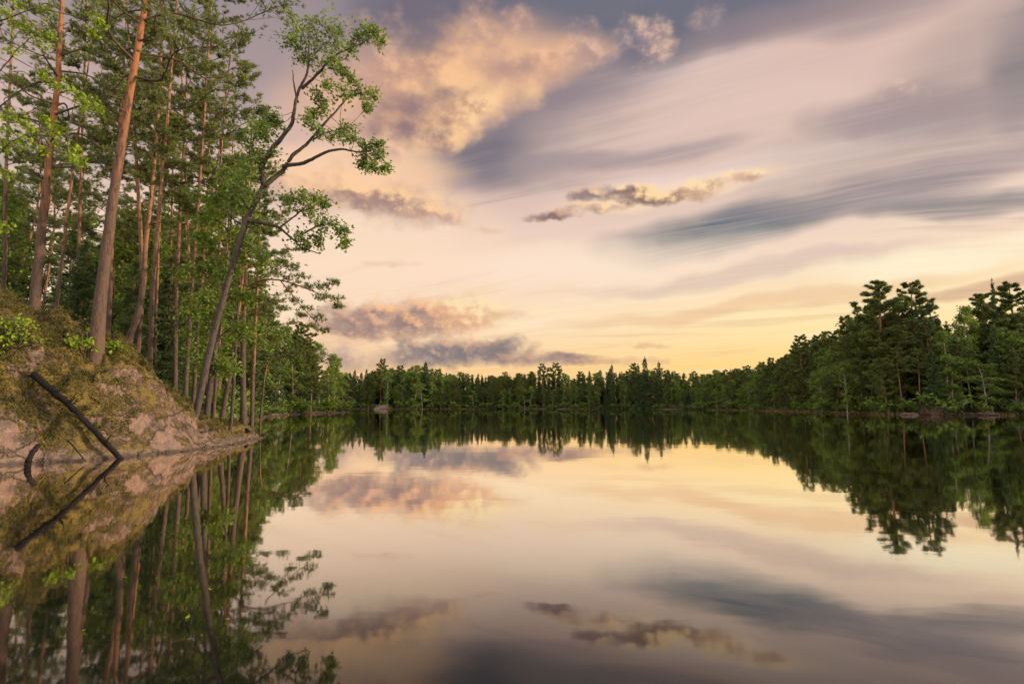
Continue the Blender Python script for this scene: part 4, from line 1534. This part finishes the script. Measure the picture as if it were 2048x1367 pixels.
for X, Y, t, px in spots:
    z = float(bank_z(X, Y)[0])
    Hs = top_height(np.interp(px, LX, LY), Y) - z
    u = lr.uniform()
    rz = lr.uniform(0, 6.28)
    if Y < 52:
        if u < .46:
            H = min(Hs * lr.uniform(.68, 1.0), 21)
            plant(NEAR_PINES, int(lr.integers(3)), (X, Y, z - .1), rz, max(H, 5), lr.uniform(.95, 1.25),
                  'slender pine in the crowded wood behind the mossy rock', group='slender pines behind the mossy rock', base=17.0)
        elif u < .78:
            H = min(Hs * lr.uniform(.35, .8), 13)
            plant(NEAR_BIRCHES, int(lr.integers(2)), (X, Y, z - .1), rz, max(H, 3), lr.uniform(.9, 1.2),
                  'young leafy birch among the pines behind the mossy rock', group='young birches behind the mossy rock')
        else:
            H = min(Hs * lr.uniform(.3, .6), 10)
            plant(NEAR_SPRUCES, int(lr.integers(2)), (X, Y, z - .1), rz, max(H, 2.5), lr.uniform(.9, 1.2),
                  'young spruce among the pines behind the mossy rock', group='young spruces behind the mossy rock')
    else:
        kind = 'pine' if u < .48 else ('birch' if u < .78 else 'spruce')
        if px > 655 and t < 6:
            kind = 'birch'
        H = min(max(4, Hs * lr.uniform(.72, 1.02) * (.7 if t < 3 else 1)), lr.uniform(14, 21) if px < 440 else lr.uniform(12, 18))
        plant(KIND[kind], int(lr.integers(9)), (X, Y, z - .1), rz, H, lr.uniform(1.0, 1.25),
              {'pine': 'pine', 'birch': 'light green birch', 'spruce': 'dark spruce'}[kind] + ' on the wooded point beyond the rock, left shore',
              group='%s trees on the wooded point' % kind)

# bushes where the wooded point meets the water
s_ = 34.0
while s_ < 138:
    s_ += lr.uniform(1.2, 3.2)
    X, Y = float(shore_x(s_)) - lr.uniform(.3, 1.6), s_ + lr.normal(0, .3)
    px = px_of(X, Y)
    if px > 735:
        continue
    plant(BUSHES, int(lr.integers(2)), (X, Y, float(bank_z(X, Y)[0]) - .1), lr.uniform(0, 6.28), lr.uniform(.9, 2.4), lr.uniform(.8, 1.5),
          'low green bush at the waterline of the wooded point, left shore', 'bush', 'bushes at the waterline of the wooded point', base=2.0)

# a few leaves lying on the water
fl = np.random.default_rng(9)
for n_, (px, py) in enumerate([(375, 1236), (332, 1190), (168, 1262), (250, 1150), (420, 1180), (110, 1120), (300, 1300), (455, 1240)]):
    dep = CAM_H * F / (py - HZ)
    Y_ = at(px, py, 1.0)
    Y_ = CAM_H / max(.02, CAM_H - Y_[2])
    p_ = at(px, py, Y_)
    s_ = fl.uniform(.016, .030)
    a_ = fl.uniform(0, 6.28)
    ca, sa = math.cos(a_), math.sin(a_)
    V_ = [(x * ca - y * sa, x * sa + y * ca, z) for x, y, z in ((-s_, 0, .004), (-s_ * .3, -s_ * .5, .006), (s_ * .5, -s_ * .42, .010), (s_ * 1.1, 0, .016), (s_ * .5, s_ * .42, .010), (-s_ * .3, s_ * .5, .006))]
    me = mesh_of('floating_leaf', V_, range(6), [6], M['spring_leaves'])
    tag(link('floating_leaf', me, loc=(p_[0], p_[1], .003)), 'small yellowish leaf floating on the dark water of the lake', 'leaf', 'leaves floating on the water')
